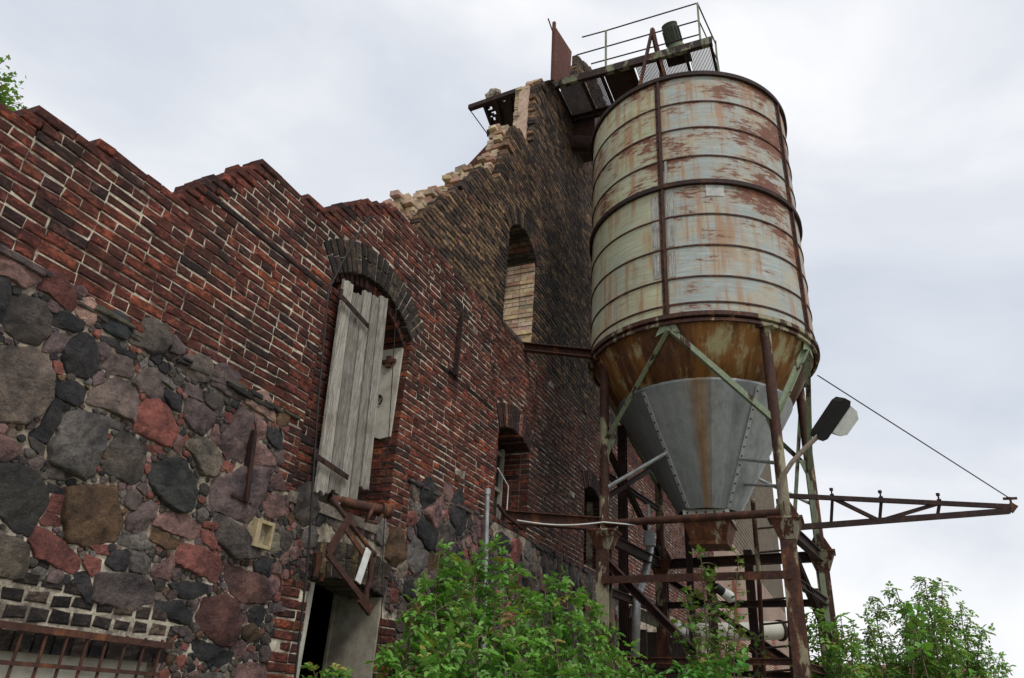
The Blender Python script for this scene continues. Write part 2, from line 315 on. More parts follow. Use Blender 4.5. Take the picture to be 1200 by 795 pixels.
# openings: x0, x1, z0, spring, rise, ring depth
W1 = (4.52, 5.93, 3.02, 5.05, .29, .33); D1 = (4.97, 6.05, -.1, 2.40, .06, .40); G1 = (1.0, 3.62, .8, 1.76, .02, .02)
W2 = (8.30, 9.40, 3.66, 4.86, .14, .34); W3 = (11.95, 12.85, 3.7, 4.98, .14, .30); W4 = (8.18, 9.30, 6.46, 8.02, .34, .28)
def arch_z(o, x, extra=0.0):
    x0, x1, z0, sp, rise, rd = o; m = (x0+x1)/2; h = (x1-x0)/2
    rad = (h*h + rise*rise)/(2*rise); cz = sp + rise - rad
    rr = rad + extra; dx = x - m
    if abs(dx) >= rr: return -1
    return cz + math.sqrt(rr*rr - dx*dx)
def blocked(z, ops):           # x intervals closed to bricks at height z
    out = []
    for o in ops:
        x0, x1, z0, sp, rise, rd = o
        if z < z0: continue
        if z <= sp: out.append((x0, x1)); continue
        m = (x0+x1)/2; h = (x1-x0)/2; rad = (h*h+rise*rise)/(2*rise); cz = sp+rise-rad; a = math.asin(min(1, h/rad))
        zo = cz+math.cos(a)*(rad+rd)
        if z < zo: d = h+(z-sp)*math.tan(a)+.008
        elif z < cz+rad+rd: d = math.sqrt(max(0, (rad+rd)**2-(z-cz)**2))+.008
        else: continue
        out.append((m-d, m+d))
    return out
def free(x0, x1, bl):
    iv = [(x0, x1)]
    for a, b in bl:
        nv = []
        for p, q in iv:
            if b <= p or a >= q: nv.append((p, q)); continue
            if a > p: nv.append((p, a))
            if b < q: nv.append((b, q))
        iv = nv
    return iv
def brick(mb, x0, x1, z0, z1, yf, yb, col, e=.007, jit=.0042):
    j = lambda: R.gauss(0, jit)
    if x1-x0 < .02: return
    ty = R.gauss(0, .0025)
    vs = [(x0, yb, z0), (x1, yb, z0), (x1, yb, z1), (x0, yb, z1)]
    o = [(x0+j(), yf+e, z0+j()), (x1+j(), yf+e, z0+j()), (x1+j(), yf+e, z1+j()), (x0+j(), yf+e, z1+j())]
    k = e*1.3
    i = [(o[0][0]+k, yf+ty, o[0][2]+k), (o[1][0]-k, yf-ty, o[1][2]+k), (o[2][0]-k, yf-ty, o[2][2]-k), (o[3][0]+k, yf+ty, o[3][2]-k)]
    fs = [(8, 9, 10, 11)]
    for a in range(4):
        b = (a+1) % 4; fs += [(a, b, 4+b, 4+a), (4+a, 4+b, 8+b, 8+a)]
    mb.add(vs+o+i, fs, col)
def pick(tbl):
    r = R.random()*sum(t[0] for t in tbl)
    for wgt, c in tbl:
        r -= wgt
        if r <= 0: break
    k = U(.78, 1.22); return tuple(x*k*U(.95, 1.05) for x in c)
REDS = [(50, (.185, .060, .042)), (22, (.135, .047, .038)), (10, (.075, .039, .035)), (16, (.245, .075, .045)), (3, (.30, .09, .045))]
YELS = [(34, (.115, .083, .055)), (26, (.055, .042, .033)), (16, (.17, .12, .07)), (16, (.032, .026, .023)), (8, (.21, .15, .085)), (3, (.12, .06, .045))]
CLEAN = [(30, (.44, .34, .20)), (25, (.42, .30, .22)), (25, (.48, .38, .27)), (12, (.38, .22, .16)), (8, (.30, .24, .17))]
DARKS = [(50, (.055, .048, .045)), (30, (.085, .07, .06)), (15, (.035, .032, .032)), (10, (.12, .1, .08))]
CH = .077; LJ = .0112
def lay(mb, x0, x1, z0, z1, top, ops, tbl, zb=0.0, yb=.24, yf0=-.009, colf=None, holes=.0012, hang=True, rear=True, exact=True):
    ci = int(math.floor((z0-zb)/CH))
    while zb + ci*CH < z1:
        za = zb + ci*CH; zt = za + CH - LJ; zm = (za+zt)/2
        hdr = ci % 2 == 0
        shut = blocked(zm, ops); xs_ = x0; op = None; sh_ = U(-.025, .025)
        while xs_ <= x1:                      # the broken top: a course runs only where the wall still reaches
            lowt = top(xs_+sh_) < zm + .01
            if lowt and op is None: op = xs_
            if not lowt and op is not None: shut.append((op-1 if op == x0 else op, xs_)); op = None
            xs_ += .03
        if op is not None: shut.append((op, x1+1))
        for a, b in free(x0, x1, shut):
            x = a; first = True
            while x < b - .01:
                L = .122 if (R.random() < (.78 if hdr else .16)) else .25
                if first and not hdr: L = .25
                first = False
                e = x + L
                if b - e < .055: e = b
                x2 = min(e, b)
                xm = (x+x2)/2
                if True:
                    if R.random() > holes:
                        yf = yf0 + R.gauss(0, .0028)
                        if R.random() < .05: yf += U(.002, .004)
                        yf = min(yf, yf0+.0035)
                        c = colf(xm, zm) if colf else pick(tbl)
                        if x2 < 2.3 and za < 3.69 and z0 > 3.5: x = x2 + .01; continue
                        near_top = top(xm) < zm + .25 or top(xm-.5) < zm or top(xm+.4) < zm
                        brick(mb, x, x2, za, zt, yf, yb, c)
                        if near_top and rear: brick(mb, x+U(-.03, .03), x2+U(-.03, .03), za, zt, yb+.008, yb+.25, pick(tbl))
                x = x2 + LJ*U(.2, .8)
        ci += 1
# --- zones in the stone region that carry brickwork
jz = [(4.30, 4.52, 3.02, 3.64), (5.93, 6.32, 3.0, 3.64)]
def zone_blocks(z):
    return []
redb = MB()
def red_col(x, z):
    c = pick(REDS)
    if z > 6.0 and 5.2 < x < 9: pass
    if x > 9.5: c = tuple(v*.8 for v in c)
    if R.random() < .05 and 4.2 < x < 10 and z < 5.3: c = (.34*U(.8, 1.1), .10, .05)
    if x > 4 and z < 3.8 and R.random() < .3: c = (.27*U(.7, 1.1), .085, .05)
    return c
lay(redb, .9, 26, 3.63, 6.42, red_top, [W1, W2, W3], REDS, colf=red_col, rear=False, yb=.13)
o2 = (W1[0]+.0, W1[1]-.02, W1[2], W1[3]-.10, .29, .12)
lay(redb, 4.52, 4.90, 3.02, 5.4, lambda x: arch_z(o2, x)-.02, [], REDS, colf=red_col, yf0=.055, yb=.25, hang=False, rear=False)
lay(redb, 4.32, 4.52, 3.02, 3.63, lambda x: 9, [], REDS, colf=red_col)
lay(redb, 5.93, 6.30, 2.95, 3.63, lambda x: 9, [], REDS, colf=red_col)
lay(redb, 4.60, 4.97, .2, 2.36, lambda x: 9, [], REDS, colf=lambda x, z: pick(REDS + [(45, (.36, .11, .05)), (40, (.22, .07, .05))]), holes=.12)
lay(redb, 6.05, 6.34, .2, 2.30, lambda x: 9, [], REDS, colf=lambda x, z: pick(REDS + [(45, (.34, .10, .05)), (40, (.2, .07, .05))]), holes=.15)
def jamb(mb, x, z0, z1, tbl, y0=.25, y1=.5, side=1, zb=0.0, jit=.006):
    ci = int(math.ceil((z0-zb)/CH))
    while zb + (ci+1)*CH <= z1+.01:
        za = zb+ci*CH; y = y0+.004
        d = U(-jit, jit)
        while y < y1-.02:
            ye = min(y1, y + (.122 if ci % 2 else .25)); c = pick(tbl)
            a, b = (x+d, x+.12) if side > 0 else (x-.12, x+d)
            mb.box((a, y, za), (b, ye-.008, za+CH-LJ), c); y = ye
        ci += 1
RJ = [(40, (.16, .052, .04)), (25, (.24, .075, .045)), (25, (.08, .035, .03)), (10, (.32, .1, .05))]
jamb(redb, W1[1], 3.02, 5.1, RJ, y0=.14); jamb(redb, 4.90, 3.02, 5.1, RJ, side=-1)
jamb(redb, W2[1], 3.66, 4.9, RJ, y0=.14); jamb(redb, W2[0], 3.66, 4.9, RJ, side=-1); jamb(redb, W3[1], 3.7, 5.0, RJ)
lay(redb, 14.5, 26, 6.42, 7.75, lambda x: 99, [], REDS, colf=red_col, rear=False, yb=.13)
redb.build('red_brickwork', MT['red'], ruin)
# --- yellow upper wall
yelb = MB()
def yel_col(x, z):
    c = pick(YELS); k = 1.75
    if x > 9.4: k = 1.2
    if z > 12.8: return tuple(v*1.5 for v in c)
    return tuple(v*k for v in c)
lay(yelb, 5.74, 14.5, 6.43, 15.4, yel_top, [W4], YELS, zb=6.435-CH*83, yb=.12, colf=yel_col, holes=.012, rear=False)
yelb.build('yellow_brickwork', MT['yel'], ruin)
corb = MB()
for k, (ya, yb2, fr) in enumerate([(.13, .25, .7), (.255, .38, 1.0)]):
    f = (lambda fr: lambda x: yel_top(x)*(1-fr)+max(yel_top(x), rear_top(x))*fr + (noise.noise((x*3, fr*9, 0)))*.05)(fr)
    ci = 0
    while 6.5+ci*CH < 13:
        za = 6.5+ci*CH; x = 5.5+U(0, .15)
        while x < 10.3:
            L = U(.1, .27); xm = x+L/2
            bl = any(a-.02 < xm < b+.02 for a, b in blocked(za, [W4]))
            if f(xm) > za+.05 and (f(xm) < za+1.0 or x < 8.9) and not bl and not (8.1 < xm < 8.86 and za > 10.1):
                brick(corb, x+U(-.02, .02), x+L-U(.002, .012), za+U(0, .006), za+CH-U(.003, .012), ya+U(-.006, .004), yb2, pick(CLEAN), .008, .010)
            x += L
        ci += 1
jamb(corb, W4[1]-.03, 6.47, 8.22, CLEAN, .02, .66, jit=.022); jamb(corb, W4[0], 6.5, 8.1, CLEAN, .13, .40, -1)
corb.box((8.800, .125, 10.10), (8.86, .31, 11.66), (.50, .36, .28)); jamb(corb, 8.815, 10.2, 11.7, CLEAN, .31, .40, jit=.02); 
corb.build('broken_wall_core', MT['clean'], ruin)
# --- masonry body behind the facing (mortar shows between the bricks)
def core(mb, x0, x1, top, base, ops, y0, y1, colf, dx=.1):
    xs = set()
    n = int(round((x1-x0)/dx))
    for i in range(n+1): xs.add(round(x0+(x1-x0)*i/n, 4))
    for o in ops: xs |= {o[0], o[1]}
    xs = sorted(x for x in xs if x0 <= x <= x1)
    for a, b in zip(xs, xs[1:]):
        m = (a+b)/2; zt = min(top(a), top(b), top(m), top(a-.12), top(b+.12)) - .07; segs = [(base, zt)]
        for o in ops:
            if o[0] < m < o[1]:
                az = arch_z(o, m, .02)
                ns = []
                for p, q in segs:
                    if o[2] > p: ns.append((p, min(q, o[2])))
                    if az < q: ns.append((max(p, az), q))
                segs = ns
        segs = [(max(p, c0), min(q, c1)) for p, q in segs for c0, c1 in ((-9, 2.35), (2.35, 3.6), (3.6, 99)) if min(q, c1) > max(p, c0)]
        for p, q in segs:
            if q-p > .003: mb.box((a, y0, p), (b, y1, q), colf(m, (p+q)/2))
core_mb = MB()
W1C = (4.90, 5.93, 3.02, 5.05, .26, .33)
wid = lambda o: (o[0]-.014, o[1]+.014)+o[2:]
core(core_mb, .8, 26, lambda x: min(red_top(x), 6.42), -.1, [wid(o) for o in (W1, D1, G1, W2, W3)], 0.0, .5, lambda x, z: (.38, .325, .25) if 2.35 < z < 3.6 else (.58, .52, .41) if x < 8 else (.52, .465, .365))
core_mb.box((4.50, .07, 3.02), (4.888, .5, 5.0), (.5, .45, .36))
core_mb.build('mortar_bed', MT['mortar'], ruin)
core2 = MB()
core(core2, 5.80, 14.5, lambda x: yel_top(x)-.03, 6.42, [wid(W4)], 0.005, .12, lambda x, z: (.10, .082, .062))
core(core2, 9.34, 14.5, lambda x: yel_top(x)-.05, 6.42, [], .13, .38, lambda x, z: (.10, .082, .062))
core3 = MB(); core(core3, 5.80, 8.80, lambda x: yel_top(x)*.15+max(yel_top(x), rear_top(x))*.85-.0, 6.42, [wid(W4)], .133, .37, lambda x, z: (.46, .37, .27), .05); core3.build('core_mortar', MT['mortar'], ruin)
core2.build('sooty_mortar_bed', MT['mortar'], ruin)
# --- far stretch of the same wall
fb = MB(); fb.box((26, .0, 3.5), (56, .5, 7.75)); fb.box((14.5, .006, 6.43), (25.99, .5, 7.75)); fb.build('far_red_wall', mat_farbrick('far_red_brick', (.20, .07, .05), (.13, .05, .04), (.62, .55, .44), .3, .3, .1, .14), ruin)
fb = MB(); fb.box((14.5, .0, 7.75), (33, .5, 15.2)); fb.box((33, .0, 7.75), (56, .5, 19.5)); fb.build('far_yellow_wall', mat_farbrick('far_yellow_brick', (.095, .07, .042), (.02, .016, .012), (.20, .16, .11), .3, .6, .22, .16), ruin)
fb = MB(); fb.box((26, .01, -.1), (56, .5, 3.49)); fb.build('far_base_wall', mat_farbrick('far_base_brick', (.20, .075, .055), (.12, .05, .04), (.42, .37, .3), .2), ruin)
for x in (30, 36.5, 44):
    fb = MB(); fb.box((x, -.14, 0), (x+.9, -.002, 6.1)); fb.build('pilaster', mat_farbrick('pilaster_brick', (.30, .10, .06), (.22, .07, .045), (.36, .26, .2), .1) if x == 30 else bpy.data.materials['pilaster_brick'], ruin)
# --- fieldstone base
P_ = (.17, .105, .10); RD = (.19, .075, .065); DK = (.075, .066, .06); KK = (.034, .034, .037); GY = (.12, .115, .11); PU = (.11, .085, .088); BR = (.10, .065, .04); WP = (.36, .24, .20); GB = (.125, .11, .09)
seeds = []
def st(lst, sc, ox, oy):
    for (cx, cy, r, c) in lst:
        px, py = ox+cx*sc, oy+cy*sc; p = W(px, py); q = W(px+5, py); q2 = W(px, py+5)
        m = math.sqrt(abs((q.x-p.x)*(q2.z-p.z)-(q.z-p.z)*(q2.x-p.x)))/5
        seeds.append([p.x, p.z, r*sc*m, c, 1])
DR = (.10, .055, .05)
TR = []          # outlines of the big stones, measured on the photograph and laid on the wall plane
def tr(ox, oy, sc, lst):
    for c, pts in lst:
        q = [W(ox+x*sc, oy+y*sc) for x, y in pts]; TR.append(([(p.x, p.z) for p in q], c))
tr(0, 280, .2264, [(P_, [(-60,60),(0,80),(40,82),(150,150),(208,205),(120,258),(90,235),(0,190),(-60,180)]), (RD, [(245,165),(330,190),(360,260),(385,350),(350,380),(270,300),(190,255),(240,200)]), (WP, [(375,320),(470,310),(488,350),(485,420),(465,455),(400,400)]),
 (DK, [(45,300),(130,290),(220,330),(250,390),(250,490),(190,555),(120,545),(20,480),(10,440)]), (KK, [(-40,200),(40,220),(45,295),(8,420),(-40,480)]), (KK, [(260,390),(330,375),(430,430),(420,470),(370,480),(260,440)]), (KK, [(430,490),(470,510),(498,590),(495,680),(440,725),(340,690),(315,620),(330,560),(370,520)]),
 ((.04,.046,.052), [(520,370),(590,360),(690,440),(685,480),(640,525),(560,490),(520,440)]), (DK, [(735,405),(860,450),(880,520),(840,590),(770,590),(660,530),(695,485)]), ((.135,.112,.097), [(-60,560),(60,556),(180,570),(235,610),(265,690),(268,830),(215,900),(130,960),(0,950),(-60,930)]), (PU, [(270,490),(340,500),(345,540),(300,590),(220,580),(240,530)]), (PU, [(500,540),(560,545),(570,590),(540,620),(500,590)]),
 ((.15,.12,.11), [(580,590),(670,630),(685,690),(670,720),(580,700),(530,660),(540,625)]), (KK, [(520,500),(610,530),(610,560),(530,540)]), (KK, [(610,563),(700,600),(690,620),(610,590)]), (PU, [(475,695),(530,690),(535,740),(480,755)]), (RD, [(275,640),(310,650),(315,700),(275,690)]), (P_, [(365,250),(430,250),(450,285),(420,300),(365,285)])])
tr(0, 440, .2264, [(KK, [(280,30),(390,35),(440,70),(430,140),(380,160),(300,120),(275,80)]), ((.125,.10,.092), [(470,70),(600,10),(680,40),(715,110),(690,240),(640,220),(560,185),(440,150)]), (GY, [(340,195),(400,175),(470,195),(555,220),(545,330),(500,460),(490,510),(430,545),(330,490),(240,440),(245,370),(290,310),(300,240)]), (KK, [(270,125),(310,160),(295,245),(240,350),(150,300),(210,260),(240,190)]),
 (DK, [(620,280),(660,290),(755,380),(740,470),(720,550),(680,570),(560,510),(525,480),(570,350)]), (P_, [(-30,310),(60,330),(105,370),(90,410),(30,450),(-30,440)]), ((.05,.05,.048), [(-60,480),(60,465),(140,475),(190,520),(245,580),(250,660),(200,740),(150,840),(70,800),(0,740),(-60,700)]), (BR, [(330,580),(480,565),(600,575),(610,640),(635,760),(600,860),(420,885),(340,860),(322,780),(322,680)]), (DK, [(230,475),(330,490),(325,540),(250,530)]), (DK, [(150,320),(220,370),(215,420),(160,370)]), (KK, [(255,560),(320,590),(315,615),(260,600)]), (GY, [(570,230),(640,260),(620,285),(572,268)])])
tr(150, 390, .2264, [(PU, [(190,20),(240,15),(285,80),(280,105),(225,125),(190,95)]), ((.16,.13,.115), [(245,140),(330,110),(420,130),(435,200),(400,260),(330,240),(290,210)]), (PU, [(450,170),(500,165),(590,220),(605,290),(580,360),(510,325),(430,280),(430,220)]), (WP, [(592,360),(650,300),(710,310),(745,380),(755,465),(660,410)]), (PU, [(295,265),(380,290),(385,360),(330,340),(290,310)]), (DK, [(395,305),(490,330),(500,370),(475,410),(430,395),(390,350)]), (PU, [(300,350),(350,350),(440,420),(430,480),(385,530),(320,500),(285,440)]),
 ((.13,.095,.095), [(575,390),(630,440),(630,580),(590,680),(510,630),(470,590),(478,530),(530,470),(550,410)]), (P_, [(445,475),(462,490),(465,580),(440,585),(425,540)]), (GB, [(310,560),(390,540),(450,590),(495,660),(440,745),(370,730),(330,640),(290,590)]), ((.12,.10,.095), [(110,180),(150,210),(180,290),(175,340),(120,340),(20,260),(60,210)]), (KK, [(190,290),(275,330),(270,410),(215,390),(185,330)]), ((.21,.078,.066), [(70,350),(140,345),(190,380),(210,450),(235,510),(205,590),(120,560),(20,500),(40,430)]), (RD, [(95,580),(150,590),(185,630),(110,610)]), (P_, [(650,560),(700,590),(750,660),(740,690),(650,695),(640,640)]), (KK, [(720,495),(790,510),(800,600),(760,600),(715,550)]), (P_, [(645,420),(700,470),(710,540),(660,555)]), (RD, [(500,665),(550,690),(520,730),(485,700)]), (P_, [(235,520),(280,550),(270,630),(225,600)]), (GY, [(150,195),(235,280),(220,290),(160,240)])])
tr(150, 540, .2264, [((.042,.045,.046), [(120,20),(200,-5),(300,0),(340,90),(360,180),(320,255),(250,260),(190,220),(130,170),(100,90)]), (PU, [(430,100),(520,70),(600,30),(720,50),(700,130),(680,230),(620,330),(550,300),(430,260),(420,180)]), (P_, [(190,260),(300,280),(375,330),(375,390),(320,410),(230,380),(130,340),(140,310)]), (BR, [(130,358),(200,378),(265,410),(240,455),(180,455),(115,410)]), (PU, [(60,230),(110,205),(150,240),(130,305),(60,370),(-10,360),(-10,290)]), (RD, [(270,430),(360,440),(470,480),(490,560),(450,635),(340,580),(240,530),(250,470)]), (DK, [(445,265),(500,280),(590,350),(670,440),(660,515),(530,495),(450,400)]), (RD, [(385,320),(450,325),(450,355),(385,345)]), (RD, [(375,360),(430,380),(455,430),(440,465),(380,420)]), (DR, [(500,525),(600,560),(700,600),(730,690),(700,740),(590,740),(530,690),(495,600)]), (KK, [(650,540),(690,495),(745,510),(700,600),(650,570)]), (KK, [(210,640),(300,625),(410,640),(400,690),(330,715),(260,710)]), (P_, [(120,570),(230,480),(230,560),(210,625),(120,595)]), (GY, [(20,470),(100,490),(110,540),(90,585),(10,570)]), (GY, [(10,395),(80,380),(105,440),(60,460),(5,450)]), (P_, [(690,210),(760,170),(800,180),(800,290),(720,300)]), (P_, [(720,80),(790,60),(800,160),(750,150)])])
tr(0, 560, .2264, [(RD, [(190,250),(300,310),(400,410),(410,470),(380,495),(280,460),(180,410),(145,330)]), (RD, [(440,400),(520,430),(510,480),(470,510),(430,450)]), (GB, [(-40,280),(60,310),(130,360),(145,430),(110,520),(40,510),(-40,500)]), (RD, [(270,95),(318,100),(312,180),(250,170)]), (RD, [(210,222),(250,182),(310,215),(300,250),(220,245)]), (RD, [(460,355),(550,350),(555,400),(500,390)]), (KK, [(570,390),(660,370),(670,420),(640,480),(590,480),(550,440)]), (GY, [(680,400),(730,375),(775,420),(770,490),(670,470)]), (KK, [(385,500),(450,490),(465,560),(465,650),(440,640),(400,570)]), ((.09,.075,.075), [(500,490),(600,500),(740,500),(800,560),(790,640),(650,690),(540,650),(472,630),(490,540)]), (GY, [(615,300),(670,310),(665,355),(615,340)]), (GY, [(680,300),(740,290),(770,350),(700,370)])])
tr(180, 640, .195, [((.085,.042,.037), [(300,310),(440,290),(490,350),(500,480),(450,600),(380,600),(270,500),(255,420)]), (KK, [(15,340),(120,340),(150,330),(222,410),(200,475),(110,440),(10,400)]), (KK, [(235,565),(300,570),(380,610),(465,640),(440,700),(380,730),(280,680),(235,620)]), (KK, [(570,390),(630,360),(665,390),(660,440),(630,485),(570,450)]), (BR, [(540,490),(590,470),(630,510),(620,560),(570,580),(530,550)]), (P_, [(480,570),(540,580),(545,640),(500,680),(470,640)]), (P_, [(510,400),(550,410),(555,450),(510,475)]), (P_, [(500,720),(560,690),(660,710),(670,800),(480,800)]), (GY, [(280,765),(400,760),(420,800),(270,800)]), (PU, [(690,340),(795,340),(780,390),(700,400)])])
st([(625,125,44,KK),(670,145,24,P_),(640,205,44,P_),(740,195,55,KK),(700,130,25,P_),(620,265,50,KK),(510,320,55,BR),(585,350,55,GY),(455,265,38,GY),(595,430,40,GB),(640,370,25,BR),(700,280,44,DK),(720,380,50,KK),(180,170,60,DK),(60,165,44,PU),(230,215,24,KK),(400,215,30,GB),(300,235,28,GB),(480,230,22,GY),(530,390,28,GB),(660,300,28,PU),(560,470,36,KK),(590,560,30,RD)], .3206, 300, 540)
zones = [(4.16, 4.37, 2.51, 2.73), (1.0, 3.66, -.2, 2.05), (4.93, 6.10, -.2, 2.86), (4.64, 4.97, -.2, 2.36), (6.05, 6.32, -.2, 2.3), (4.34, 6.30, 2.98, 3.7), (8.26, 9.44, 3.55, 3.7)]
def inz(x, z, pad=0): return any(a-pad < x < b+pad and c-pad < z < d+pad for a, b, c, d in zones)
for s_ in list(seeds):
    if inz(s_[0], s_[1], -.02): seeds.remove(s_)
TR = [(pts, c) for pts, c in TR if not inz(sum(p[0] for p in pts)/len(pts), sum(p[1] for p in pts)/len(pts), -.02)]
TB = [(min(p[0] for p in pts), max(p[0] for p in pts), min(p[1] for p in pts), max(p[1] for p in pts)) for pts, c in TR]
def inpoly(x, z, pad):
    for (pts, c), (a, b, d, e) in zip(TR, TB):
        if not (a-pad < x < b+pad and d-pad < z < e+pad): continue
        ins = False; n = len(pts)
        for i in range(n):
            (x1, z1), (x2, z2) = pts[i], pts[(i+1) % n]
            if (z1 > z) != (z2 > z) and x < (x2-x1)*(z-z1)/(z2-z1)+x1: ins = not ins
            L = max(1e-9, (x2-x1)**2+(z2-z1)**2); t = max(0, min(1, ((x-x1)*(x2-x1)+(z-z1)*(z2-z1))/L))
            if (x-x1-t*(x2-x1))**2+(z-z1-t*(z2-z1))**2 < pad*pad: return True
        if ins: return True
    return False
for s_ in list(seeds):
    if inpoly(s_[0], s_[1], s_[2]*.4): seeds.remove(s_)
def fill(n, x0, x1, r0, r1, ov):
    for _ in range(n):
        x, z, r = U(x0, x1), U(.05, 3.56), U(r0, r1)
        if inz(x, z, r*.55) or z + r*.6 > 3.6 or inpoly(x, z, r*.75): continue
        ok = True
        for s_ in seeds:
            dx = s_[0]-x
            if abs(dx) > r+s_[2]: continue
            if dx*dx+(s_[1]-z)**2 < (ov*(r+s_[2]))**2: ok = False; break
        if ok: seeds.append([x, z, r, pick([(22, PU), (20, DK), (16, KK), (16, P_), (14, RD), (12, GY), (8, GB), (6, BR)]), 0])
fill(900, 6.6, 14, .13, .26, .82); fill(1500, 4.2, 14, .07, .14, .84); fill(6000, 1.4, 14, .035, .08, .80); fill(14000, 1.4, 8, .020, .045, .74); fill(20000, 1.4, 6.5, .012, .026, .78)
dum = []
for a, b, c, d in zones:
    n = int((b-a)/.06)+1
    for i in range(n+1):
        x = a+(b-a)*i/n; dum += [[x, d-.03, .03, None, 0], [x, c+.03, .03, None, 0]]
    n = int((d-c)/.06)+1
    for i in range(n+1):
        z = c+(d-c)*i/n; dum += [[a+.03, z, .03, None, 0], [b-.03, z, .03, None, 0]]
x = 1.0
while x < 14.2: dum.append([x, 3.625, .03, None, 0]); x += .06
for pts, c in TR:
    cx = sum(p[0] for p in pts)/len(pts); cz = sum(p[1] for p in pts)/len(pts)
    for i in range(len(pts)):
        a, b = pts[i], pts[(i+1) % len(pts)]; L = math.hypot(b[0]-a[0], b[1]-a[1]); n = max(1, int(L/.03))
        for k in range(n):
            px, pz = a[0]+(b[0]-a[0])*k/n, a[1]+(b[1]-a[1])*k/n; d = math.hypot(px-cx, pz-cz); f = max(.3, 1-.006/d)
            dum.append([cx+(px-cx)*f, cz+(pz-cz)*f, .012, None, 0])
allse = seeds + dum
allse.sort(key=lambda q: q[0])
import bisect
allx = [q[0] for q in allse]
stone = MB()
def clip(poly, nx, nz, k):       # keep nx*x+nz*z <= k
    out = []
    for i in range(len(poly)):
        p = poly[i]; q = poly[(i+1) % len(poly)]; a = nx*p[0]+nz*p[1]-k; b = nx*q[0]+nz*q[1]-k
        if a <= 0: out.append(p)
        if a*b < 0: t = a/(a-b); out.append((p[0]+(q[0]-p[0])*t, p[1]+(q[1]-p[1])*t))
    return out
cells = []
for (x, z, r, c, traced) in seeds:
    lim = r*1.7; ph = U(0, 6); poly = [(x+lim*math.cos(ph+k*math.pi/3.5)*U(.8, 1.0), z+lim*math.sin(ph+k*math.pi/3.5)*U(.8, 1.0)) for k in range(7)]
    for s2 in allse[bisect.bisect_left(allx, x-lim-.3):bisect.bisect_right(allx, x+lim+.3)]:
        dx, dz = s2[0]-x, s2[1]-z
        if abs(dx) > lim+s2[2]*1.6 or abs(dz) > lim+s2[2]*1.6 or (dx == 0 and dz == 0): continue
        d2 = dx*dx+dz*dz; t = .5*(1+(r*r-s2[2]**2)/d2); dd = math.sqrt(d2)
        poly = clip(poly, dx/dd, dz/dd, (dx*(x+dx*t)+dz*(z+dz*t))/dd - (.005 if r > .06 else .0028)*U(.4, 1.5))
        if len(poly) < 3: break
    if len(poly) >= 3: cells.append((poly, r, c))
for pts, c in TR:
    ar = abs(sum(pts[i][0]*pts[(i+1) % len(pts)][1]-pts[(i+1) % len(pts)][0]*pts[i][1] for i in range(len(pts))))/2
    if sum(pts[i][0]*pts[(i+1) % len(pts)][1]-pts[(i+1) % len(pts)][0]*pts[i][1] for i in range(len(pts))) < 0: pts = list(reversed(pts))
    gx = sum(p[0] for p in pts)/len(pts); gz = sum(p[1] for p in pts)/len(pts); k_ = 1+.010/math.sqrt(ar/3.14)
    cells.append(([(gx+(p[0]-gx)*k_, gz+(p[1]-gz)*k_) for p in pts], math.sqrt(ar/3.14), c))
for idx, (poly, r, c) in enumerate(cells):
    cx = sum(p[0] for p in poly)/len(poly); cz = sum(p[1] for p in poly)/len(poly)
    for _ in range(2 if r > .045 else 1):
        q = []
        for i in range(len(poly)):
            a, b = poly[i], poly[(i+1) % len(poly)]
            w_ = .07 if _ == 0 else .2
            q += [(a[0]+(b[0]-a[0])*w_, a[1]+(b[1]-a[1])*w_), (b[0]+(a[0]-b[0])*w_, b[1]+(a[1]-b[1])*w_)]
        poly = q
    seg = max(.012, r*.09); q = []
    for i in range(len(poly)):
        a, b = poly[i], poly[(i+1) % len(poly)]; L = math.hypot(b[0]-a[0], b[1]-a[1]); n = max(1, int(L/seg))
        for k in range(n):
            px, pz = a[0]+(b[0]-a[0])*k/n, a[1]+(b[1]-a[1])*k/n
            nn = noise.noise_vector((px*13, pz*13, idx*.7)) + noise.noise_vector((px*40, pz*40, idx*.7))*.5; am = min(.015, r*.12)
            q.append((px+nn.x*am, pz+nn.z*am))
    poly = q; n = len(poly)
    h = min(.042, .012+r*.15)*U(.75, 1.35); tx, tz = U(-.13, .13), U(-.13, .13)
    rings = [(1.0, .03), (.994, -.40*h), (.982, -.72*h), (.96, -.92*h), (.91, -1.0*h), (.76, -1.0*h), (.62, -1.0*h), (.48, -1.0*h), (.33, -1.0*h), (.17, -1.0*h)]
    fac = []
    for _ in range(6):
        th = U(0, 6.283); fac.append((math.cos(th), math.sin(th), r*U(.25, .75), U(.12, .45)))
    vs = []
    for s_, y in rings:
        for (px, pz) in poly:
            vx, vz = cx+(px-cx)*s_, cz+(pz-cz)*s_; yy = y
            if s_ < .995:
                cut = 1.0*max(0, max((((vx-cx)*a+(vz-cz)*b-d)*sl for a, b, d, sl in fac)))
                yy += min(cut, h*.75) + tx*(vx-cx)+tz*(vz-cz)
                yy += noise.noise((vx*8, vz*8, idx))*h*.4 + noise.noise((vx*24, vz*24, idx))*h*.26 + noise.noise((vx*55, vz*55, idx))*h*.12
                yy = min(yy, -.001 if s_ > .96 else -.006)
            vs.append((vx, yy, vz))
    fs = []
    for i in range(len(rings)-1):
        for k in range(n):
            k2 = (k+1) % n; fs.append((i*n+k, (i+1)*n+k, (i+1)*n+k2, i*n+k2))
    fs.append(tuple(len(vs)-n+k for k in reversed(range(n))))
    kk = U(1.1, 1.6); stone.add(vs, fs, tuple(v*kk for v in c), True)
